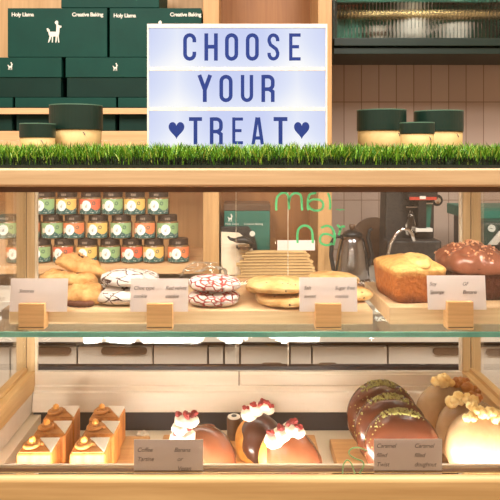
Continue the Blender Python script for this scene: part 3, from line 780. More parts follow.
# side rails, channels, posts
for s, xi in ((-1, XL), (1, XR)):
    xo = xi + s * .0335
    a, b = sorted((xi, xo))
    cp('side_rail', MB().box(a, b, .807, YB + .012, -.4375, -.401), M['raily'], bevel=.002)
    cp('side_rail_bead', MB().box(*sorted((xi + s * .012, xi + s * .02)), .807, YB - .001, -.4008, -.394), M['raily'])
    a2, b2 = sorted((xi + s * .002 , xi + s * .03))
    cp('side_channel', MB().box(a2, b2, .807, YB, -.474, -.4378), M['cream_metal'], bevel=.003)
    cp('side_sill', MB().box(*sorted((xi - s * .016, xi + s * .03)), .807, YB, -.51, -.4745), M['deck'])
    cp('side_glass', MB().box(*sorted((xi + s * .0145, xi + s * .0175)), .8072, YB - .002, -.394, -.046), M['side_glass'])
    a3, b3 = sorted((xi, xi + s * .0145)); cp('rear_post', MB().box(a3, b3, YB, YB + .009, -.4008, -.046), M['post'], bevel=.0015)
    a3, b3 = sorted((xi + s * .016, xi + s * .0335)); cp('rear_post', MB().box(a3, b3, YB, YB + .009, -.4008, -.046), M['post'], bevel=.0015)
    cp('post_gap', MB().box(*sorted((xi + s * .0146, xi + s * .0159)), YB + .003, YB + .009, -.4008, -.046), M['groove'])
    cp('post_trim', MB().box(*sorted((xi - s * .0045, xi - s * .0004)), YB + .002, YB + .009, -.4008, -.046), M['edge_line'])
# deck well
cp('deck', MB().box(XL + .018, XR - .018, .8125, 1.088, -.515, -.503), M['deck'])
cp('rear_gap', MB().box(XL + .002, XR - .002, 1.0885, 1.093, -.515, -.470), M['dark_strip'])
prof = [(1.135, -.4015), (1.102, -.4015), (1.102, -.426), (1.0985, -.4275), (1.0985, -.4355), (1.0935, -.437), (1.0855, -.464), (1.0855, -.4695), (1.135, -.4695)]
cp('rear_ledge', MB().prism(prof, XL, XR, 'x'), M['cream_metal'], bevel=.001)
cp('ledge_joint', MB().box(PX(239, 1.1) - .0008, PX(239, 1.1) + .0008, 1.1005, 1.103, -.4268, -.4012), M['groove'])
cp('ledge_step', MB().box(PX(240.5, 1.1), XR, 1.0993, 1.1015, -.4255, -.4055), M['cream_metal'], bevel=.0006)
# rear sliding panes
zt, zb_ = -.046, -.4005
xa, xb = PX(236, 1.118), PX(288, 1.112)
pl = cp('sliding_pane', MB().box(XL - .012, xb, 1.111, 1.113, zb_ + .006, zt), M['glass_low'])
cp('pane_edge', MB().box(xb - .0006, xb + .0006, 1.1105, 1.1135, zb_ + .006, zt), M['edge_line'], parent=pl)
pr_ = cp('sliding_pane', MB().box(xa, XR + .012, 1.118, 1.120, zb_ + .006, zt), M['glass_low'])
cp('pane_edge', MB().box(xa - .0004, xa + .0004, 1.1175, 1.1205, zb_ + .006, zt), M['edge_line'], parent=pr_)
cp('gasket', MB().box(XL - .012, XR + .012, 1.110, 1.124, zb_ - .001, zb_ + .0055), M['dark_strip'])
# green handwriting on the rear pane (reads from the staff side)
def zp(pts, x0=265, y0=180, k=6.25, Y=1.110):
    return [(PX(x0 + x / k, Y), PZ(y0 + y / k, Y)) for x, y in pts]
def smooth_pts(pts, n=5):
    out = []
    for i in range(len(pts) - 1):
        p0, p1, p2, p3 = pts[max(i - 1, 0)], pts[i], pts[i + 1], pts[min(i + 2, len(pts) - 1)]
        for k in range(n):
            t = k / n
            out.append(tuple(.5 * (2 * b + (c - a) * t + (2 * a - 5 * b + 4 * c - d) * t * t + (3 * b - a - 3 * c + d) * t ** 3) for a, b, c, d in zip(p0, p1, p2, p3)))
    out.append(pts[-1]); return out
strokes = [
    [(70, 190), (70, 140), (78, 105), (100, 84), (128, 82), (146, 105), (150, 185)], [(150, 140), (158, 105), (180, 84), (205, 84), (226, 105), (232, 190)],
    [(320, 82), (285, 88), (270, 115), (268, 170), (274, 188)], [(272, 140), (300, 122), (345, 126), (364, 150), (356, 180), (325, 192), (290, 182), (272, 160)],
    [(392, 82), (404, 110), (408, 160), (404, 185)],
    [(445, 186), (455, 183), (468, 188), (480, 184), (496, 187)],
    [(204, 395), (202, 340), (214, 302), (245, 285), (278, 296), (296, 330), (298, 395)],
    [(350, 300), (385, 286), (418, 300), (434, 340), (434, 380), (428, 408)], [(434, 360), (400, 340), (362, 340), (344, 365), (352, 396), (388, 408), (420, 396)],
    [(500, 292), (480, 292), (470, 312), (462, 345)], [(452, 280), (468, 300), (474, 316)],
]
for st in strokes:
    mbs = MB().stroke(smooth_pts(zp(st)), .0042 if st[0] != (445, 186) else .0016, 1.1098, .0008)
    cp('handwriting', mbs, M['paint'], parent=pl)
sq = [[(12, 495), (16, 450), (34, 424), (56, 440), (70, 480), (84, 496), (100, 484), (112, 470)], [(134, 378), (96, 362), (58, 366), (44, 390), (72, 414), (108, 428), (118, 448), (104, 480)]]
for st in sq:
    cp('handwriting', MB().stroke(smooth_pts(zp(st, 340, 375, 5.0, .79)), .0018, .7888, .0006), M['paint2'], parent=fg)
# glass shelf
zs = -.2466
gs = cp('glass_shelf', MB().box(XL + .002, XR - .002, .8295, 1.06, zs - .0076, zs), M['shelf_glass'])
cp('glass_edge', MB().box(XL + .002, XR - .002, .827, .8294, zs - .0076, zs), M['glass_edge'], parent=gs, bevel=.0008)
for a_, b_ in ((-.335, .18), (.235, .385)):
    cp('emissive_strip', MB().box(a_, b_, 1.036, 1.046, zs - .0135, zs - .0078), M['fill_deck'], parent=gs)  # added fill strips, hidden behind the boards, brightening the lower deck
for xx in (XL + .008, XR - .008):
    cp('shelf_bracket', MB().box(xx - .006, xx + .006, 1.03, 1.058, zs - .02, zs - .0077), M['cream_metal'])

# ------------------------------------------------------------------ lit sign, tubs and turf on the counter
ZT = PZ(168, .782)
LY = .97
x0, x1 = PX(147.5, LY), PX(327, LY); zt2 = PZ(24.3, LY); zm = ZT + .0045
lb = thing('light_box', 'lit cinema style light box reading choose your treat on the counter', 'sign', ((x0 + x1) / 2, LY, zm))
cx = (x0 + x1) / 2; w = (x1 - x0) / 2; h = zt2 - zm
lx = lambda px: PX(px, LY) - cx
lz = lambda py: PZ(py, LY) - zm
build('housing', MB().box(-w, w, .006, .05, 0, h), M['white_frame'], lb, bevel=.002)
fr = MB().box(-w, w, -.004, .0058, lz(28.2), h).box(-w, w, -.004, .0058, 0, .006).box(-w, -w + .0025, -.004, .0058, .006, lz(28.2)).box(w - .0025, w, -.004, .0058, .006, lz(28.2))
build('frame', fr, M['white_frame'], lb)
for a, b in ((67.3, 70.8), (107.3, 110.8)):
    build('divider', MB().box(-w + .0026, w - .0026, -.003, .0035, lz(b), lz(a)), M['white_frame'], lb)
for a, b in ((28.3, 67.2), (70.9, 107.2), (110.9, 150)):
    build('lit_panel', MB().box(-w + .0026, w - .0026, .001, .0055, max(lz(b), .0065), lz(a)), M['lit'], lb)
def arcp(cx, cz, rx, rz, a0, a1, n=8): return [(cx + rx * math.cos(math.radians(a0 + (a1 - a0) * k / n)), cz + rz * math.sin(math.radians(a0 + (a1 - a0) * k / n))) for k in range(n + 1)]
def glyph(ch):
    # strokes in a 0..1 by 0..2.1 cell (centre lines inset by the half stroke .13)
    H_, s = 2.1, .13; l, r, b, t = s, 1 - s, s, H_ - s; R = .37; mx = .5
    if ch == 'C': return [[(r, 1.42), (r, t - R)] + arcp(mx, t - R, R, R, 0, 180) + arcp(mx, b + R, R, R, 180, 360) + [(r, .68)]]
    if ch == 'O': return [[(r, b + R), (r, t - R)] + arcp(mx, t - R, R, R, 0, 180) + arcp(mx, b + R, R, R, 180, 360)]
    if ch == 'H': return [[(l, 0), (l, H_)], [(r, 0), (r, H_)], [(l, 1.07), (r, 1.07)]]
    if ch == 'S': return [[(r, 1.5), (r, t - R)] + arcp(mx, t - R, R, R, 0, 180, 8) + [(l, 1.5), (.25, 1.22), (.75, .88), (r, .6)] + arcp(mx, b + R, R, R, 0, -180, 8) + [(l, .6)]]
    if ch == 'E': return [[(l, 0), (l, H_)], [(l, t), (1, t)], [(l, b), (1, b)], [(l, 1.07), (.86, 1.07)]]
    if ch == 'Y': return [[(.1, H_), (.5, .95)], [(.9, H_), (.5, .95)], [(.5, 1.02), (.5, 0)]]
    if ch == 'U': return [[(l, H_), (l, b + R)] + arcp(mx, b + R, R, R, 180, 360) + [(r, H_)]]
    if ch == 'R': return [[(l, 0), (l, H_)], [(l, t), (.5, t)] + arcp(mx, t - R, R, R, 90, 0) + [(r, 1.33)] + arcp(mx, 1.33, R, R * .9, 0, -90) + [(l, 1.0)], [(.58, 1.0), (r, .8), (r, 0)]]
    if ch == 'T': return [[(0, t), (1, t)], [(.5, t), (.5, 0)]]
    if ch == 'A': return [[(.1, 0), (.44, H_)], [(.9, 0), (.56, H_)], [(.24, .5), (.76, .5)]]
lets = [('C', 183.4, 196, 33.4, 60.6), ('H', 204.6, 217.6, 33.4, 60.6), ('O', 225.2, 238, 33.4, 60.6), ('O', 246, 258.6, 33.4, 60.6), ('S', 267.6, 279.2, 33.4, 60.6), ('E', 289.3, 300.6, 33.4, 60.6),
        ('Y', 198, 211.6, 75, 102), ('O', 219.6, 232.4, 75, 102), ('U', 241, 253, 75, 102), ('R', 261.6, 274.4, 75, 102),
        ('T', 189, 202, 117.4, 144.4), ('R', 210, 222.6, 117.4, 144.4), ('E', 232.4, 243, 117.4, 144.4), ('A', 252, 263.5, 117.4, 144.4), ('T', 273.6, 287.4, 117.4, 144.4)]
for ch, a, b, t_, bt in lets:
    wx = lx(b) - lx(a); hz = lz(t_) - lz(bt); mb = MB()
    for i, st in enumerate(glyph(ch)):
        mb.stroke([(lx(a) + x * wx, lz(bt) + z / 2.1 * hz) for x, z in st], .29 * wx, -.0006 - .00004 * i, .0012)
    build('letter', mb, M['letter'], lb)
for a, b in ((168.6, 184.4), (294, 309.4)):
    pts = []
    for k in range(40):
        t = 2 * PI * k / 40; pts.append((16 * math.sin(t) ** 3, 13 * math.cos(t) - 5 * math.cos(2 * t) - 2 * math.cos(3 * t) - math.cos(4 * t)))
    sx = (lx(b) - lx(a)) / 32; sz = (lz(122) - lz(139.3)) / 29
    build('heart', MB().prism([((lx(a) + lx(b)) / 2 + x * sx, lz(139.3) + (z + 17) * sz) for x, z in pts], -.0006, .0006, 'y'), M['letter'], lb)

def tub(px0, px1, pyt, pyl, Y, label):
    r = (px1 - px0) / 2 * Y / F; cx = PX((px0 + px1) / 2, Y)
    t = thing('paper_tub', label, 'tub', (cx, Y + r * .2, zm), 0, 'lidded tubs on the turf')
    zt = PZ(pyt, Y - r * .5) - zm; zl = PZ(pyl, Y - r * .8) - zm
    build('cup', MB().lathe([(0, 0), (r * .9, 0), (r * .945, zl * .5), (r * .965, zl + .003)], 40), M['kraft'], t, smooth=True)
    build('lid', MB().lathe([(r * .97, zl), (r, zl + .0005), (r, zt - .002), (r * .985, zt - .0015), (0, zt - .002)], 48), M['tub_lid'], t)
    build('lid_rim', MB().lathe([(r * .985, zt - .0017), (r * 1.005, zt - .0017), (r * 1.005, zt), (r * .97, zt), (r * .97, zt - .0015)], 48), M['tub_rim'], t)
    # small pen mark on the paper side
    a = math.radians(-58); q = Vector((r * .965 * math.cos(a), r * .965 * math.sin(a), zl - .006))
    build('pen_mark', MB().tube([q + Vector((-.004, -.0008, .003)), q + Vector((0, 0, 0)), q + Vector((.002, .001, -.004))], .0006, 6), M['pen'], t)
    return t
tub(19, 54, 123, 137.2, .97, 'small dark lidded tub at the left end of the turf')
t = tub(48.5, 101, 104, 129, 1.03, 'big dark lidded tub beside the smaller one, left of the lit sign')
tub(358, 407, 109, 130, 1.05, 'big dark lidded tub next to the lit sign, right of it')
tub(401, 435, 122, 133.5, .96, 'small dark lidded tub between the two bigger tubs')
tub(416, 464, 110, 131, 1.06, 'big dark lidded tub at the right end of the tub group')

turf = thing('artificial_turf', 'strip of bright green artificial grass along the counter top', 'artificial grass', (0, .95, ZT))
build('backing', MB().box(X0 + .002, X1 - .002, .784, 1.165, ZT + .0001, ZT + .004), M['mat_back'], turf, absolute=True)
gv, gf = [], []
feet = [(x0 - .004, x1 + .004, LY - .012, LY + .056)]
tubs = [o for o in bpy.data.objects if o.name.startswith('paper_tub')]
def blocked(x, y):
    if feet[0][0] < x < feet[0][1] and y > feet[0][2] and y < feet[0][3]: return True
    for o in tubs:
        if (x - o.location.x) ** 2 + (y - o.location.y) ** 2 < .052 ** 2: return True
    return False
def blade(x, y, hgt, wd, lean, ang):
    dx, dy = math.cos(ang), math.sin(ang); px_, py_ = -dy, dx
    if rnd.random() < .75: px_, py_ = 1, rnd.uniform(-.5, .5)
    o = len(gv); z0 = ZT + .0035 + ZC
    for t, wk in ((0, 1), (.45, .9), (.8, .6)):
        ox, oy = dx * lean * t * t, dy * lean * t * t
        zz = z0 + hgt * (t - .25 * t * t * min(1, lean / hgt))
        gv.append((x + ox - px_ * wd / 2 * wk, y + oy - py_ * wd / 2 * wk, zz)); gv.append((x + ox + px_ * wd / 2 * wk, y + oy + py_ * wd / 2 * wk, zz))
    gv.append((x + dx * lean, y + dy * lean, z0 + hgt * (1 - .25 * min(1, lean / hgt))))
    gf.extend([(o, o + 1, o + 3, o + 2), (o + 2, o + 3, o + 5, o + 4), (o + 4, o + 5, o + 6)])
for i in range(17000):
    front = i < 9500
    x = rnd.uniform(X0 + .004, X1 - .004); y = rnd.uniform(.7865, .84) if front else rnd.uniform(.83, 1.16)
    if blocked(x, y): continue
    cl = nz((x * 70, y * 70, 0), 1.0)
    hgt = rnd.uniform(.020, .0335) * (1 + .15 * cl)
    lean = rnd.uniform(.004, .024)
    ang = rnd.uniform(0, 2 * PI) if not (y < .8) else rnd.uniform(PI * 1.02, 1.98 * PI) if rnd.random() < .55 else rnd.uniform(0, 2 * PI)
    if y < .795: lean = min(lean, .012)
    blade(x, y, hgt, rnd.uniform(.0010, .0019), lean, ang)
me = bpy.data.meshes.new('grass_blades'); me.from_pydata([(a, b - .95, c - ZT - ZC) for a, b, c in gv], [], gf); me.materials.append(M['grass'])
go = bpy.data.objects.new('grass_blades', me); C.objects.link(go); go.parent = turf; go['kind'] = 'stuff'
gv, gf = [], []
for i in range(6500):  # short blades whose dark colour stands in for shade at the grass base
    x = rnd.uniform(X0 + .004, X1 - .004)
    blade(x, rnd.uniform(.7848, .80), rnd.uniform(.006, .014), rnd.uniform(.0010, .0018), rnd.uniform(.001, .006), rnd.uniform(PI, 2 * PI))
me = bpy.data.meshes.new('shade_blades'); me.from_pydata([(a, b - .95, c - ZT - ZC) for a, b, c in gv], [], gf); me.materials.append(M['shade_blades'])
go = bpy.data.objects.new('shade_blades', me); C.objects.link(go); go.parent = turf; go['kind'] = 'stuff'

# ------------------------------------------------------------------ boards on the glass shelf
zg = zs + .0003
def board(name, label, x0, x1, y0, y1, z0, th, m, bevel=.003, round_=0):
    o = build(name, MB().box(x0, x1, y0, y1, 0, th), M[m], None, loc=(0, 0, z0 + ZC), bevel=bevel, bseg=3)
    return tag(o, label, 'board', None)
bt = .0205
board('serving_board', 'pale maple board under the pale biscuits and white crackled cookies', PX(8, .862), PX(147.5, .862), .862, 1.03, zg, bt, 'board', .004)
board('serving_board', 'pale maple board under the red crackled cookies and speckled cookies', PX(149.5, .862), PX(373, .862), .862, 1.03, zg, bt, 'board', .002)
board('serving_board', 'pale maple board under the two loaves', PX(389.5, .862), .4225, .862, 1.035, zg, .0245, 'board', .0015)
ZB = zg + bt + .0003
# card blocks
def card_block(pxc, pyt, label):
    t = thing('card_holder', label, 'card holder', (PX(pxc, .84), .845, zg), 0, 'wooden card holders on the glass shelf')
    w = 13 * .836 / F; hh = PZ(pyt, .836) - zg; s = hh - .0135
    poly = [(-.0095, 0), (.0095, 0), (.0095, hh * .92), (.0034, hh * .92), (.0018, s), (-.0012, s), (-.0012, hh), (-.0095, hh)]
    build('block', MB().prism(poly, -w, w, 'x'), M['block'], t, bevel=.0006)
    build('saw_line', MB().box(-w + .001, w - .001, -.0098, -.00951, .0030, .0040), M['groove'], t)
    return s
def card(px0, px1, py0, py1, Y, label, texts, zbot=None, group=None, tilt=0, size=5.2):
    x0, x1 = PX(px0, Y), PX(px1, Y); z0, z1 = PZ(py1, Y), PZ(py0, Y)
    if zbot is not None: z0 = zbot
    t = thing('price_card', label, 'card', ((x0 + x1) / 2, Y, z0), 0, group, rot=(tilt, 0, 0))
    w = (x1 - x0) / 2
    build('card', MB().box(-w, w, -.0004, .0004, 0, z1 - z0), M['paper'], t)
    for tx, ty, body in texts:
        text('handwriting', body, size * Y / F, M['pen'], t, (PX(tx, Y) - (x0 + x1) / 2, -.0007, PZ(ty, Y) - z0), shear=.3, spacing=.95, line=1.55, thick=.0001, weight=-.00003)
    return t
for pxc, pyt, lab in ((32.3, 304, 'beech card holder block before the pale biscuits'), (160, 304, 'beech card holder block between white and red crackled cookies'), (328, 304, 'beech card holder block before the speckled cookies'), (459.5, 302, 'beech card holder block before the loaves')):
    s = card_block(pxc, pyt, lab)
rd0 = -math.radians(7)
sl = lambda pyt: zg + PZ(pyt, .836) - zg - .0135 + .0004
card(9.5, 67, 279, 312, .8453, 'white handwritten card before the pale biscuits', [(18, 293, 'Smores')], sl(304), 'price cards in wooden blocks', rd0)
card(130, 188, 279, 312, .8453, 'white handwritten card before the white crackled cookies', [(133, 290, 'Choc type\ncookie'), (165, 290, 'Red velvet\ncookie')], sl(304), 'price cards in wooden blocks', rd0)
card(299.5, 357.5, 278, 311, .8453, 'white handwritten card before the speckled cookies', [(304, 290, 'Salt\nsweet'), (335, 290, 'Sugar free\ncookie')], sl(304), 'price cards in wooden blocks', rd0)
card(428, 486.5, 276, 309, .8453, 'white handwritten card before the loaves', [(430, 286, 'Soy\nSponge'), (463, 286, 'GF\nBanana')], sl(302), 'price cards in wooden blocks', rd0)
zl = zr + .0008
card(134, 203, 439.5, 471, .7955, 'mauve grey handwritten card before the glazed bun with raspberries', [(137, 451.5, 'Coffee\nTartine'), (174, 451.5, 'Banana\n  or\n  Vegan')], zl, 'cards on the front rail', size=6)
card(374, 442, 439, 474, .7955, 'mauve grey handwritten card before the chocolate discs', [(376, 447.5, 'Caramel\nfilled\nTwist'), (414, 447.5, 'Caramel\nfilled\ndoughnut')], zl, 'cards on the front rail', size=6)

# ------------------------------------------------------------------ cookies and loaves
def puck(rx, ry, h, seed, amp=.06, flat=.5, nu=44, nv=22, rough=.04):
    def fn(d, p):
        # flattened top and bottom with a full rim
        e = 2.6
        k = (abs(d.x) ** e + abs(d.y) ** e + abs(d.z) ** e) ** (-1 / e)
        q = Vector((d.x * rx * k, d.y * ry * k, d.z * h / 2 * k))
        rr = math.hypot(d.x, d.y)
        s = 1 + amp * nz((d.x, d.y, 0), 1.6, seed) + rough * nz(d, 6, seed)
        q.x *= s; q.y *= s
        if q.z > 0: q.z *= 1 + .35 * (1 - rr) + .5 * rough * 4 * nz(d, 4, seed + 2) * .5
        else: q.z = -h / 2 * min(1, abs(q.z) / (h / 2) * 1.15)
        return q
    return MB().sphere((0, 0, h / 2), (rx, ry, h / 2), nu, nv, fn)
def cookie(name, label, cat, px, Y, z, r, h, m, seed, group, rot=None, **kw):
    mb = puck(r, r * .95, h, seed, **kw)
    o = build(name, mb, M[m], None, loc=(PX(px, Y), Y, z + ZC), smooth=True)
    if rot: o.rotation_euler = rot
    return tag(o, label, cat, group)
g = 'white sugared chocolate crackle cookies'
cookie('crackle_cookie', 'white sugared cookie with dark cracks, lower of its stack', 'cookie', 126, .920, ZB, .047, .021, 'crink_choc', 3, g)
cookie('crackle_cookie', 'white sugared cookie with dark cracks, upper of its stack', 'cookie', 130.5, .925, ZB + .0245, .043, .018, 'crink_choc', 5, g, (0, math.radians(2), 0))
g = 'white sugared red crackle cookies'
cookie('crackle_cookie', 'white sugared cookie with red cracks, lower of its stack', 'cookie', 214, .903, ZB, .039, .0185, 'crink_red', 8, g)
cookie('crackle_cookie', 'white sugared cookie with red cracks, upper of its stack', 'cookie', 214.5, .906, ZB + .0215, .0385, .0165, 'crink_red', 11, g, (0, math.radians(2), 0))
g = 'chocolate speckled golden cookies'
cookie('speckled_cookie', 'golden speckled cookie at the bottom of its pile, left of the card', 'cookie', 286, .905, ZB, .046, .0155, 'cookie', 12, g, rough=.07)
cookie('speckled_cookie', 'golden speckled cookie lying on top of its pile, left of the card', 'cookie', 278, .912, ZB + .0185, .048, .0155, 'cookie', 14, g, (0, math.radians(1), 0), rough=.07)
cookie('speckled_cookie', 'golden speckled cookie behind, under the top left cookie', 'cookie', 262, .975, ZB, .026, .017, 'cookie', 16, g, rough=.07)
cookie('speckled_cookie', 'golden speckled cookie sticking out right of the sugar free card', 'cookie', 350, .93, ZB, .033, .0165, 'cookie', 19, g, rough=.07)
cookie('speckled_cookie', 'golden speckled cookie peeking over the top of the sugar free card', 'cookie', 334, .945, ZB + .0195, .038, .0155, 'cookie', 21, g, (0, math.radians(2), 0), rough=.07)
# pale biscuits on the left
def biscuit(label, px, py, Y, pts, th, seed, rot, choc=False):
    t = thing('biscuit_piece', label, 'biscuit', P(px, py, Y), 0, 'pale biscuits on the left board', rot=rot)
    # rounded polygon slab, noisy
    bm = bmesh.new()
    n = 72; rings = [(.0, 0), (.82, 0), (.94, .14), (1.0, .28), (1.03, .45), (1.02, .6), (.97, .78), (.9, .92), (.8, .99), (.7, 1.03), (.6, 1.05), (.48, 1.06), (.36, 1.07), (.24, 1.08), (.12, 1.08), (0, 1.08)]
    def outline(a):
        # radial polygon interpolation
        best = 0
        m = len(pts)
        for i in range(m):
            p, q = Vector(pts[i]), Vector(pts[(i + 1) % m]); d = Vector((math.cos(a), math.sin(a))); e = q - p
            den = d.x * e.y - d.y * e.x
            if abs(den) < 1e-9: continue
            tt = (p.x * e.y - p.y * e.x) / den; u = (p.x * d.y - p.y * d.x) / den
            if tt > 0 and -1e-6 <= u <= 1 + 1e-6: best = max(best, tt)
        return best
    mb = MB(); vs = []
    for rr, zz in rings:
        for k in range(n):
            a = 2 * PI * k / n; ra = sum(outline(a + da) for da in (-.14, 0, .14)) / 3
            s = 1 + .07 * nz((math.cos(a) * 6, math.sin(a) * 6, zz * 4), 1, seed) + .12 * nz((math.cos(a) * 2, math.sin(a) * 2, zz * 2), 1.7, seed)
            x, y = ra * rr * s * math.cos(a), ra * rr * s * math.sin(a)
            vs.append((x, y, th * zz + (.0045 * nz((x * 60, y * 60, zz), 1, seed) + .0042 * nz((x * 150, y * 150, zz * 3), 1, seed)) * (zz > .2)))
    fs = [(i * n + k, i * n + (k + 1) % n, (i + 1) * n + (k + 1) % n, (i + 1) * n + k) for i in range(len(rings) - 1) for k in range(n)]
    mb.add(vs, fs); bm.free()
    build('biscuit', mb, M['scone'], t, smooth=True)
    if choc:
        cm = MB()
        for k in range(8):
            a = -PI * .95 + k * .26; ra = outline(a) * .96
            cm.sphere((ra * math.cos(a), ra * math.sin(a), th * .16), (.009, .006, .005), 12, 8)
        build('chocolate_filling', cm, M['choc_fill'], t, smooth=True)
    else:
        cm = MB()
        for k in range(3):
            a = rnd.uniform(0, 6.28); ra = outline(a) * rnd.uniform(.3, .6)
            cm.sphere((ra * math.cos(a), ra * math.sin(a), th * 1.02), (.003, .003, .0018), 10, 6)
        build('chocolate_chip', cm, M['choc_fill'], t, smooth=True)
    return t
rd = math.radians
biscuit('pale round biscuit at the back, leftmost of the biscuit pile', 58, 298.5, .945, [(.04, 0), (.02, .032), (-.02, .03), (-.038, 0), (-.02, -.03), (.02, -.03)], .026, 3, (rd(0), rd(-3), 0))
biscuit('pale chunky biscuit with a brown chocolate filling, beside the white crackled cookies', 86, 302.2, .905, [(.026, .006), (.0, .032), (-.026, .02), (-.03, -.018), (0, -.028), (.025, -.02)], .024, 6, (0, 0, 0), True)
biscuit('pale biscuit lying across the middle of the biscuit pile', 70, 283, .935, [(.046, -.004), (.02, .024), (-.03, .02), (-.05, 0), (-.03, -.024), (.03, -.022)], .016, 9, (0, rd(4), 0))
biscuit('pale wedge shaped biscuit topmost on the biscuit pile', 80, 270, .955, [(.052, -.008), (-.01, .030), (-.036, .012), (-.036, -.018), (0, -.022)], .018, 12, (rd(6), rd(18), 0))

def loaf_rings(lx_, ly_, rings, seed, amp, e=6.0, n=72, z0=0.0, rough=.0, fq=28):
    vs = []; fs = []
    for zz, sc_ in rings:
        for k in range(n):
            a = 2 * PI * k / n; c, s_ = math.cos(a), math.sin(a)
            kk = (abs(c) ** e + abs(s_) ** e) ** (-1 / e)
            x, y = c * kk * lx_ / 2 * sc_, s_ * kk * ly_ / 2 * sc_
            up = max(0, min(1, (zz - z0) / .02)) if zz > z0 else 0
            x *= 1 + rough * nz((x * 40, y * 40, zz * 40), 1, seed + 4); y *= 1 + rough * nz((x * 40, y * 40, zz * 40), 1, seed + 9)
            z = zz + up * (amp * nz((x * fq, y * fq, 0), 1, seed) + amp * .5 * nz((x * fq * 2.6, y * fq * 2.6, 0), 1, seed + 2))
            vs.append((x, y, z))
    m = len(rings)
    fs = [(i * n + k, i * n + (k + 1) % n, (i + 1) * n + (k + 1) % n, (i + 1) * n + k) for i in range(m - 1) for k in range(n)]
    fs += [tuple(range(n - 1, -1, -1))]
    vs.append((0, 0, rings[-1][0] + amp * nz((0, 0, 0), 1, seed))); T = len(vs) - 1
    fs += [((m - 1) * n + k, (m - 1) * n + (k + 1) % n, T) for k in range(n)]
    return MB().add(vs, fs)
def loaf(name, label, loc, lx_, ly_, h, seed, m, rotz):
    t = thing(name, label, 'loaf', loc, rotz)
    rg = [(0, .86), (.0015, .89), (.005, .905)] + [(h * .70 * k / 7, .91 + .09 * k / 7) for k in range(1, 8)] + [(h * .75, 1.012), (h * .79, 1.0), (h * .83, .96), (h * .87, .88), (h * .91, .76), (h * .95, .6), (h * .98, .42), (h, .2), (h * 1.003, .06)]
    build('crust', loaf_rings(lx_, ly_, rg, seed, .0035, z0=h * .72), M[m], t, smooth=True)
    return t
zl2 = zg + .0245 + .0004
L = loaf('vanilla_loaf', 'golden brown loaf cake with a split pale crust on the board', (.2615, .932, zl2), .084, .108, .0625, 3, 'loaf', rd(8))
# raised pale split along the top
mb = loaf_rings(.046, .085, [(.0560, 1.0), (.0600, 1.02), (.0635, .94), (.0655, .82), (.067, .68), (.068, .54), (.0685, .4), (.069, .26), (.069, .08)], 5, .0060, e=2.2, z0=.052, rough=.28, fq=60)
build('split_crust', mb, M['loaf_crumb'], L, loc=(.010, -.004, -.0045), rot=(0, 0, rd(-14)), smooth=True)
L2 = loaf('chocolate_loaf', 'dark chocolate loaf cake with lumpy icing at the right end', (.3665, .947, zl2), .092, .105, .064, 8, 'choc_loaf', rd(3))
mb = loaf_rings(.096, .109, [(.040, .99), (.044, 1.01), (.050, 1.015), (.057, .99), (.063, .9), (.066, .83), (.0685, .74), (.0705, .64), (.072, .54), (.0732, .44), (.0742, .34), (.075, .24), (.0755, .14), (.0755, .05)], 21, .0085, e=4.0, n=110, z0=.034, rough=.07, fq=55)
build('chocolate_icing', mb, M['choc_icing'], L2, smooth=True)
tops = [v for v in mb.v if v.z > .058]
cm = MB()
for k in range(150):
    v = rnd.choice(tops); x, y, z = v.x + rnd.uniform(-.003, .003), v.y + rnd.uniform(-.003, .003), v.z
    cm.sphere((x, y, z), rnd.uniform(.0012, .0026), 6, 4)
o = build('crumb_topping', cm, M['crumbs'], L2, smooth=True); o['kind'] = 'stuff'

# ------------------------------------------------------------------ lower deck: boards and pastries
ZD = -.5027
BT = .0172
board('pastry_board', 'oak board under the six iced pastry cubes', -.333, PX(134.5, .875), .835, 1.03, ZD, BT, 'board_dark', .002)
board('pastry_board', 'oak board under the cream topped glazed buns', -.132, .129, .835, 1.035, ZD, BT, 'board_dark', .002)
board('pastry_board', 'oak board under the chocolate and caramel discs', .152, .388, .835, 1.02, ZD, BT, 'board_dark', .002)
ZP = ZD + BT + .0003
# six pastry cubes
def make_cube():
    t = thing('pastry_cube', 'x', 'pastry', (0, 0, 0), 0, 'iced pastry cubes')
    w, d, h = .0255, .0235, .0525
    o = build('baked_cube', MB().box(-w, w, -d, d, 0, h), M['lamin'], t, bevel=.004, bseg=3)
    build('crust_top', MB().box(-w + .003, w - .003, -d + .003, d - .003, h + .0001, h + .0016), M['cube_top'], t, bevel=.0007)
    build('icing_corner', MB().prism([(w - .0012, -d + .002), (w - .0012, d - .001), (-.006, d - .001)], h + .0008, h + .0028, 'z'), M['icing'], t, bevel=.0009)
    sp = []
    for k in range(46):
        a = k / 45 * 2 * PI * 2.2; r = .0135 * (1 - k / 52); sp.append((-.0085 + r * math.cos(a), -.004 + r * math.sin(a), h + .0028 + .0055 * (k / 45)))
    build('cream_swirl', MB().tube(sp, [.0034 - .0008 * k / 45 for k in range(46)], 10), M['swirl'], t, smooth=True)
    def fn(d_, p): p *= 1 + .18 * nz(d_, 3, 3); return p
    build('hazelnut', MB().sphere((-.0085, -.004, h + .0118), (.0050, .0047, .0052), 16, 10, fn), M['nut'], t, smooth=True)
    return t
names = ['front', 'middle', 'back']
cube0 = make_cube(); first = True
for c, (xa_, cn) in enumerate(((-.2965, 'left'), (-.2205, 'right'))):
    for r_, (yy) in enumerate((.885, .942, .999)):
        lab = f'iced pastry cube with nut and swirl, {names[r_]} one of the {cn} row'
        pos = (xa_ + (.003 if r_ == 1 else 0), yy, ZP); rz = rnd.uniform(-.05, .05)
        if first: cube0.location = (pos[0], pos[1], pos[2] + ZC); cube0.rotation_euler.z = rz; cube0['label'] = lab; first = False
        else: dup(cube0, pos, lab, rz)

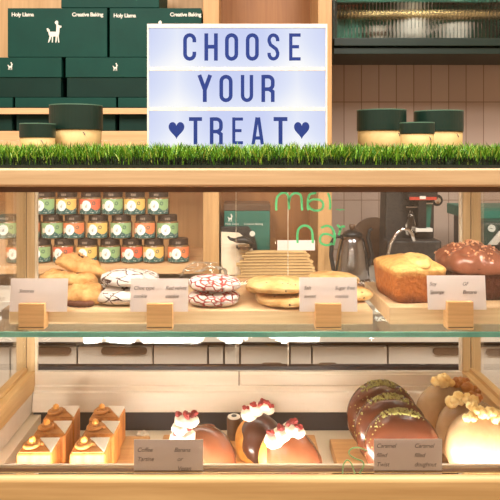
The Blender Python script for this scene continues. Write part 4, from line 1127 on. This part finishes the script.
def frame_from_normal(nrm, up=(0, 0, 1)):
    n = Vector(nrm).normalized(); u = Vector(up); r = u.cross(n).normalized(); u = n.cross(r)
    m = Matrix((r, u, n)).transposed(); return m.to_4x4()     # local x=right, y=up, z=normal
def disc_mesh(r, ht, seed, cut=None, grow=1.0, wob=.0, nu=48, nv=26, squash=1.0):
    def fn(d, p):
        e = 2.5
        k = (math.hypot(d.x, d.y) ** e + abs(d.z) ** e) ** (-1 / e)
        q = Vector((d.x * r * k, d.y * r * k * squash, d.z * ht * k)) * grow
        if cut is not None:
            c = cut + wob * nz((d.x * 2.2, d.y * 2.2, 0), 1.3, seed)
            if q.z < c:
                q.x *= .965; q.y *= .965; q.z = c
        q.x *= 1 + .02 * nz(d, 2.5, seed); q.y *= 1 + .02 * nz(d, 2.5, seed + 1)
        return q
    return MB().sphere((0, 0, 0), 1, nu, nv, fn)
# tilted cream-filled buns
def bun(label, px, py, Y, r, nrm, glaze, seed, cream_pts, berries=True, ht=.028):
    c = P(px, py, Y)
    t = thing('filled_bun', label, 'bun', (c.x, c.y, c.z), 0, 'cream filled glazed buns')
    Mx = frame_from_normal(nrm)
    def xf(mb): mb.v = [Mx @ v for v in mb.v]; return mb
    def clampz(mb):
        mb.v = [Vector((v.x, v.y, max(v.z, ZP - c.z))) for v in mb.v]; return mb
    build('dough', clampz(xf(disc_mesh(r, ht, seed))), M['dough'], t, smooth=True)
    build('glaze', clampz(xf(disc_mesh(r, ht, seed, cut=.010, grow=1.035, wob=.008))), M[glaze], t, smooth=True)
    for (bx, by, bz, br) in cream_pts:
        def fn(d, p, s=bx * 91): p *= 1 + .14 * nz(d, 2.6, s); return p
        q = Vector((bx, by, bz))
        build('cream', MB().sphere(q, (br, br, br * .78), 20, 12, fn), M['cream'], t, smooth=True)
    cm = MB()
    for (bx, by, bz, br) in cream_pts[:]:
        for k in range(4):
            q = Vector((bx + rnd.uniform(-.6, .6) * br, by - abs(rnd.uniform(0, .5)) * br, bz + br * rnd.uniform(.62, .95)))
            def fn(d, p): p *= 1 + .4 * nz(d, 3, rnd.randint(0, 50)); return p
            cm.sphere(q, rnd.uniform(.0028, .005), 8, 6, fn)
    build('raspberry_crumbs', cm, M['berry'], t, smooth=False)
    return t
def cp_list(px, py, Y, lst, dy=0):
    c = P(px, py, Y); out = []
    for (a, b, r) in lst:
        q = P(a, b, Y - .012 + dy); out.append((q.x - c.x, q.y - c.y, q.z - c.z, r * Y / F))
    return out
bun('milk chocolate glazed bun with white cream and raspberry, behind the left mauve card', 206, 460, .885, .047, (.55, -.52, .60), 'glaze_red', 2, cp_list(206, 460, .885, [(181, 428, 9), (183, 420, 8.5), (191, 421, 8), (185, 436, 10), (178, 437, 8)], -.012))
bun('dark chocolate glazed bun, the one behind at the back of the board', 260, 443, .972, .043, (.55, -.54, .56), 'glaze_dark', 4, cp_list(260, 443, .972, [(249, 414, 8.5), (256, 410, 8), (264, 407, 7), (269, 410, 5.5)], -.012))
bun('milk chocolate glazed bun with three cream dollops in front of the dark one', 290, 463, .882, .050, (.52, -.52, .65), 'glaze_red', 6, cp_list(290, 463, .882, [(274, 440, 9.5), (282, 434, 9), (291, 429, 8.5), (298, 432, 7)], -.01))
# tiny pot behind the buns
t = thing('small_pot', 'tiny brown pot with a white and black top behind the buns', 'pot', (PX(234, 1.02), 1.022, ZP))
zz = PZ(418.5, 1.012) - ZP
build('pot', MB().lathe([(0, 0), (.012, 0), (.0125, zz - .004), (.012, zz - .002), (0, zz - .002)], 24), M['walnut'], t, bevel=.0005)
build('white_top', MB().lathe([(.0, zz - .0019), (.0108, zz - .0019), (.0108, zz - .0005), (0, zz)], 24), M['icing'], t)
build('black_centre', MB().lathe([(.0, zz), (.0045, zz), (.0045, zz + .001), (0, zz + .001)], 16), M['black'], t)
# little white rosette lying on the deck
t = thing('cream_rosette', 'small white rosette lying alone on the cream deck', 'rosette', (PX(141.5, 1.06), 1.066, -.5027))
def fn(d, p): p *= 1 + .22 * math.cos(5 * math.atan2(d.y, d.x)); return p
build('rosette', MB().sphere((0, 0, .004), (.010, .009, .004), 30, 10, fn), M['icing'], t, smooth=True)

# glazed discs: chocolate with pistachio, caramel with popcorn
def disc(name, label, cat, px, pyt, Y, r, glaze, seed, group, topping, tilt=16, yaw=-6, ht=.0205):
    zc = ZP + r * math.cos(rd(tilt)) + .004
    x = PX(px, Y)
    t = thing(name, label, cat, (x, Y, ZP), 0, group)
    nrm = Vector((math.sin(rd(yaw)) * math.cos(rd(tilt)), -math.cos(rd(yaw)) * math.cos(rd(tilt)), math.sin(rd(tilt))))
    Mx = frame_from_normal(nrm); ctr = Vector((0, 0, zc - ZP))
    def xf(mb):
        mb.v = [Mx @ v + ctr for v in mb.v]; mb.v = [Vector((v.x, v.y, max(v.z, 0))) for v in mb.v]; return mb
    build('dough', xf(disc_mesh(r, ht, seed)), M['dough'], t, smooth=True)
    build('glaze', xf(disc_mesh(r, ht, seed, cut=-.006, grow=1.03, wob=.009)), M[glaze], t, smooth=True)
    if topping == 'pistachio':
        cm = MB()
        for k in range(170):
            a = rd(92 + rnd.gauss(0, 17)); rr = r * rnd.uniform(.87, 1.0); q = rnd.uniform(-.2, 1.0)
            e = 2.5; zf = ht * (max(0, 1 - (rr / r) ** e)) ** (1 / e)
            p = Vector((rr * 1.04 * math.cos(a), rr * 1.04 * math.sin(a), zf * 1.06))
            cm.sphere(Mx @ p + ctr, rnd.uniform(.0009, .0019), 6, 4)
        for k in range(14):
            a = rd(rnd.uniform(120, 200)); rr = r * rnd.uniform(.7, 1)
            zf = ht * (max(0, 1 - (rr / r) ** 2.5)) ** .4
            cm.sphere(Mx @ Vector((rr * 1.03 * math.cos(a), rr * 1.03 * math.sin(a), zf * 1.05)) + ctr, rnd.uniform(.0008, .0014), 6, 4)
        o = build('pistachio_crumbs', cm, M['pistachio'], t); o['kind'] = 'stuff'
    else:
        for k, (ox, oy, oz, s, mm) in enumerate(topping):
            cm = MB()
            for j in range(5):
                v = Vector((rnd.uniform(-1, 1), rnd.uniform(-1, 1), rnd.uniform(-.6, 1))) * s * .55
                def fn(d, p, q=rnd.randint(0, 99)): p *= 1 + .3 * nz(d, 2.5, q); return p
                cm.sphere(Vector((ox, oy, oz - (.010 if r < .053 else .004))) + v * 1.2, s * rnd.uniform(.5, .8), 12, 8, fn)
            build('popcorn', cm, M[mm], t, smooth=True)
    return t
g = 'chocolate discs with pistachio crumbs'
disc('chocolate_doughnut', 'chocolate glazed doughnut with pistachio crumbs, nearest the mauve card', 'doughnut', 402, 413, .872, .0535, 'glaze_choc', 3, g, 'pistachio')
disc('chocolate_doughnut', 'chocolate glazed doughnut with pistachio crumbs, middle of its row', 'doughnut', 391.5, 398, .921, .0545, 'glaze_choc', 5, g, 'pistachio')
disc('chocolate_doughnut', 'chocolate glazed doughnut with pistachio crumbs, farthest back in its row', 'doughnut', 382.5, 383, .970, .0555, 'glaze_choc', 7, g, 'pistachio')
g = 'caramel discs with popcorn'
zq = .117
disc('caramel_doughnut', 'caramel glazed doughnut with popcorn on top, nearest the glass', 'doughnut', 483, 413, .872, .052, 'glaze_caramel', 9, g, [(-.022, -.004, .112, .009, 'popcorn'), (-.006, -.006, .116, .010, 'popcorn'), (.008, -.002, .119, .009, 'popcorn'), (.020, -.004, .112, .009, 'popcorn'), (-.012, .006, .122, .007, 'popcorn')])
disc('caramel_doughnut', 'caramel glazed doughnut with popcorn on top, middle of its row', 'doughnut', 471, 397, .921, .051, 'glaze_caramel', 11, g, [(-.030, -.002, .112, .010, 'popcorn'), (-.016, -.004, .117, .010, 'popcorn'), (-.002, -.002, .118, .009, 'popcorn'), (.010, .004, .118, .008, 'popcorn_dark')])
disc('caramel_doughnut', 'caramel glazed doughnut with popcorn on top, farthest back in its row', 'doughnut', 451, 383, .970, .055, 'glaze_caramel', 13, g, [(-.020, -.002, .117, .011, 'popcorn'), (-.004, 0, .117, .009, 'popcorn'), (.012, .002, .117, .008, 'popcorn_dark'), (.026, .0, .113, .010, 'popcorn_dark'), (.036, -.006, .106, .009, 'popcorn_dark'), (-.012, .0, .124, .008, 'popcorn')])

# ------------------------------------------------------------------ light
def area(name, loc, size, power, col, rot=(0, 0, 0), size_y=None):
    l = bpy.data.lights.new(name, 'AREA'); l.energy = power; l.color = col; l.size = size
    if size_y: l.shape = 'RECTANGLE'; l.size_y = size_y
    o = bpy.data.objects.new(name, l); C.objects.link(o); o.location = (loc[0], loc[1], loc[2] + ZC); o.rotation_euler = rot
    return o
warm = (1, .95, .88)
area('ceiling_lamp', (-.7, .5, ct - .03), .6, 44, warm)
area('ceiling_lamp', (.7, .5, ct - .03), .6, 44, warm)
area('ceiling_lamp', (-.8, -.3, ct - .03), .7, 52, warm)
area('ceiling_lamp', (.8, -.3, ct - .03), .7, 52, warm)
w = bpy.data.worlds.new('world'); bpy.context.scene.world = w; w.use_nodes = True
w.node_tree.nodes['Background'].inputs[0].default_value = (.8, .75, .7, 1); w.node_tree.nodes['Background'].inputs[1].default_value = .2

# ------------------------------------------------------------------ camera
cam = bpy.data.cameras.new('camera'); cam.sensor_width = 36; cam.lens = F / 500 * 36
cam.shift_x = 10 / 500; cam.shift_y = -(250 - 153) / 500; cam.clip_start = .01
co = bpy.data.objects.new('camera', cam); C.objects.link(co); co.location = (0, 0, ZC); co.rotation_euler = (PI / 2, 0, 0)
sc = bpy.context.scene; sc.camera = co
sc.view_settings.view_transform = 'Standard'; sc.view_settings.look = 'None'; sc.view_settings.gamma = 1
sc.view_settings.exposure = -0.22; sc.view_settings.use_curve_mapping = False
sc.cycles.max_bounces = 10; sc.cycles.transparent_max_bounces = 24; sc.cycles.transmission_bounces = 10
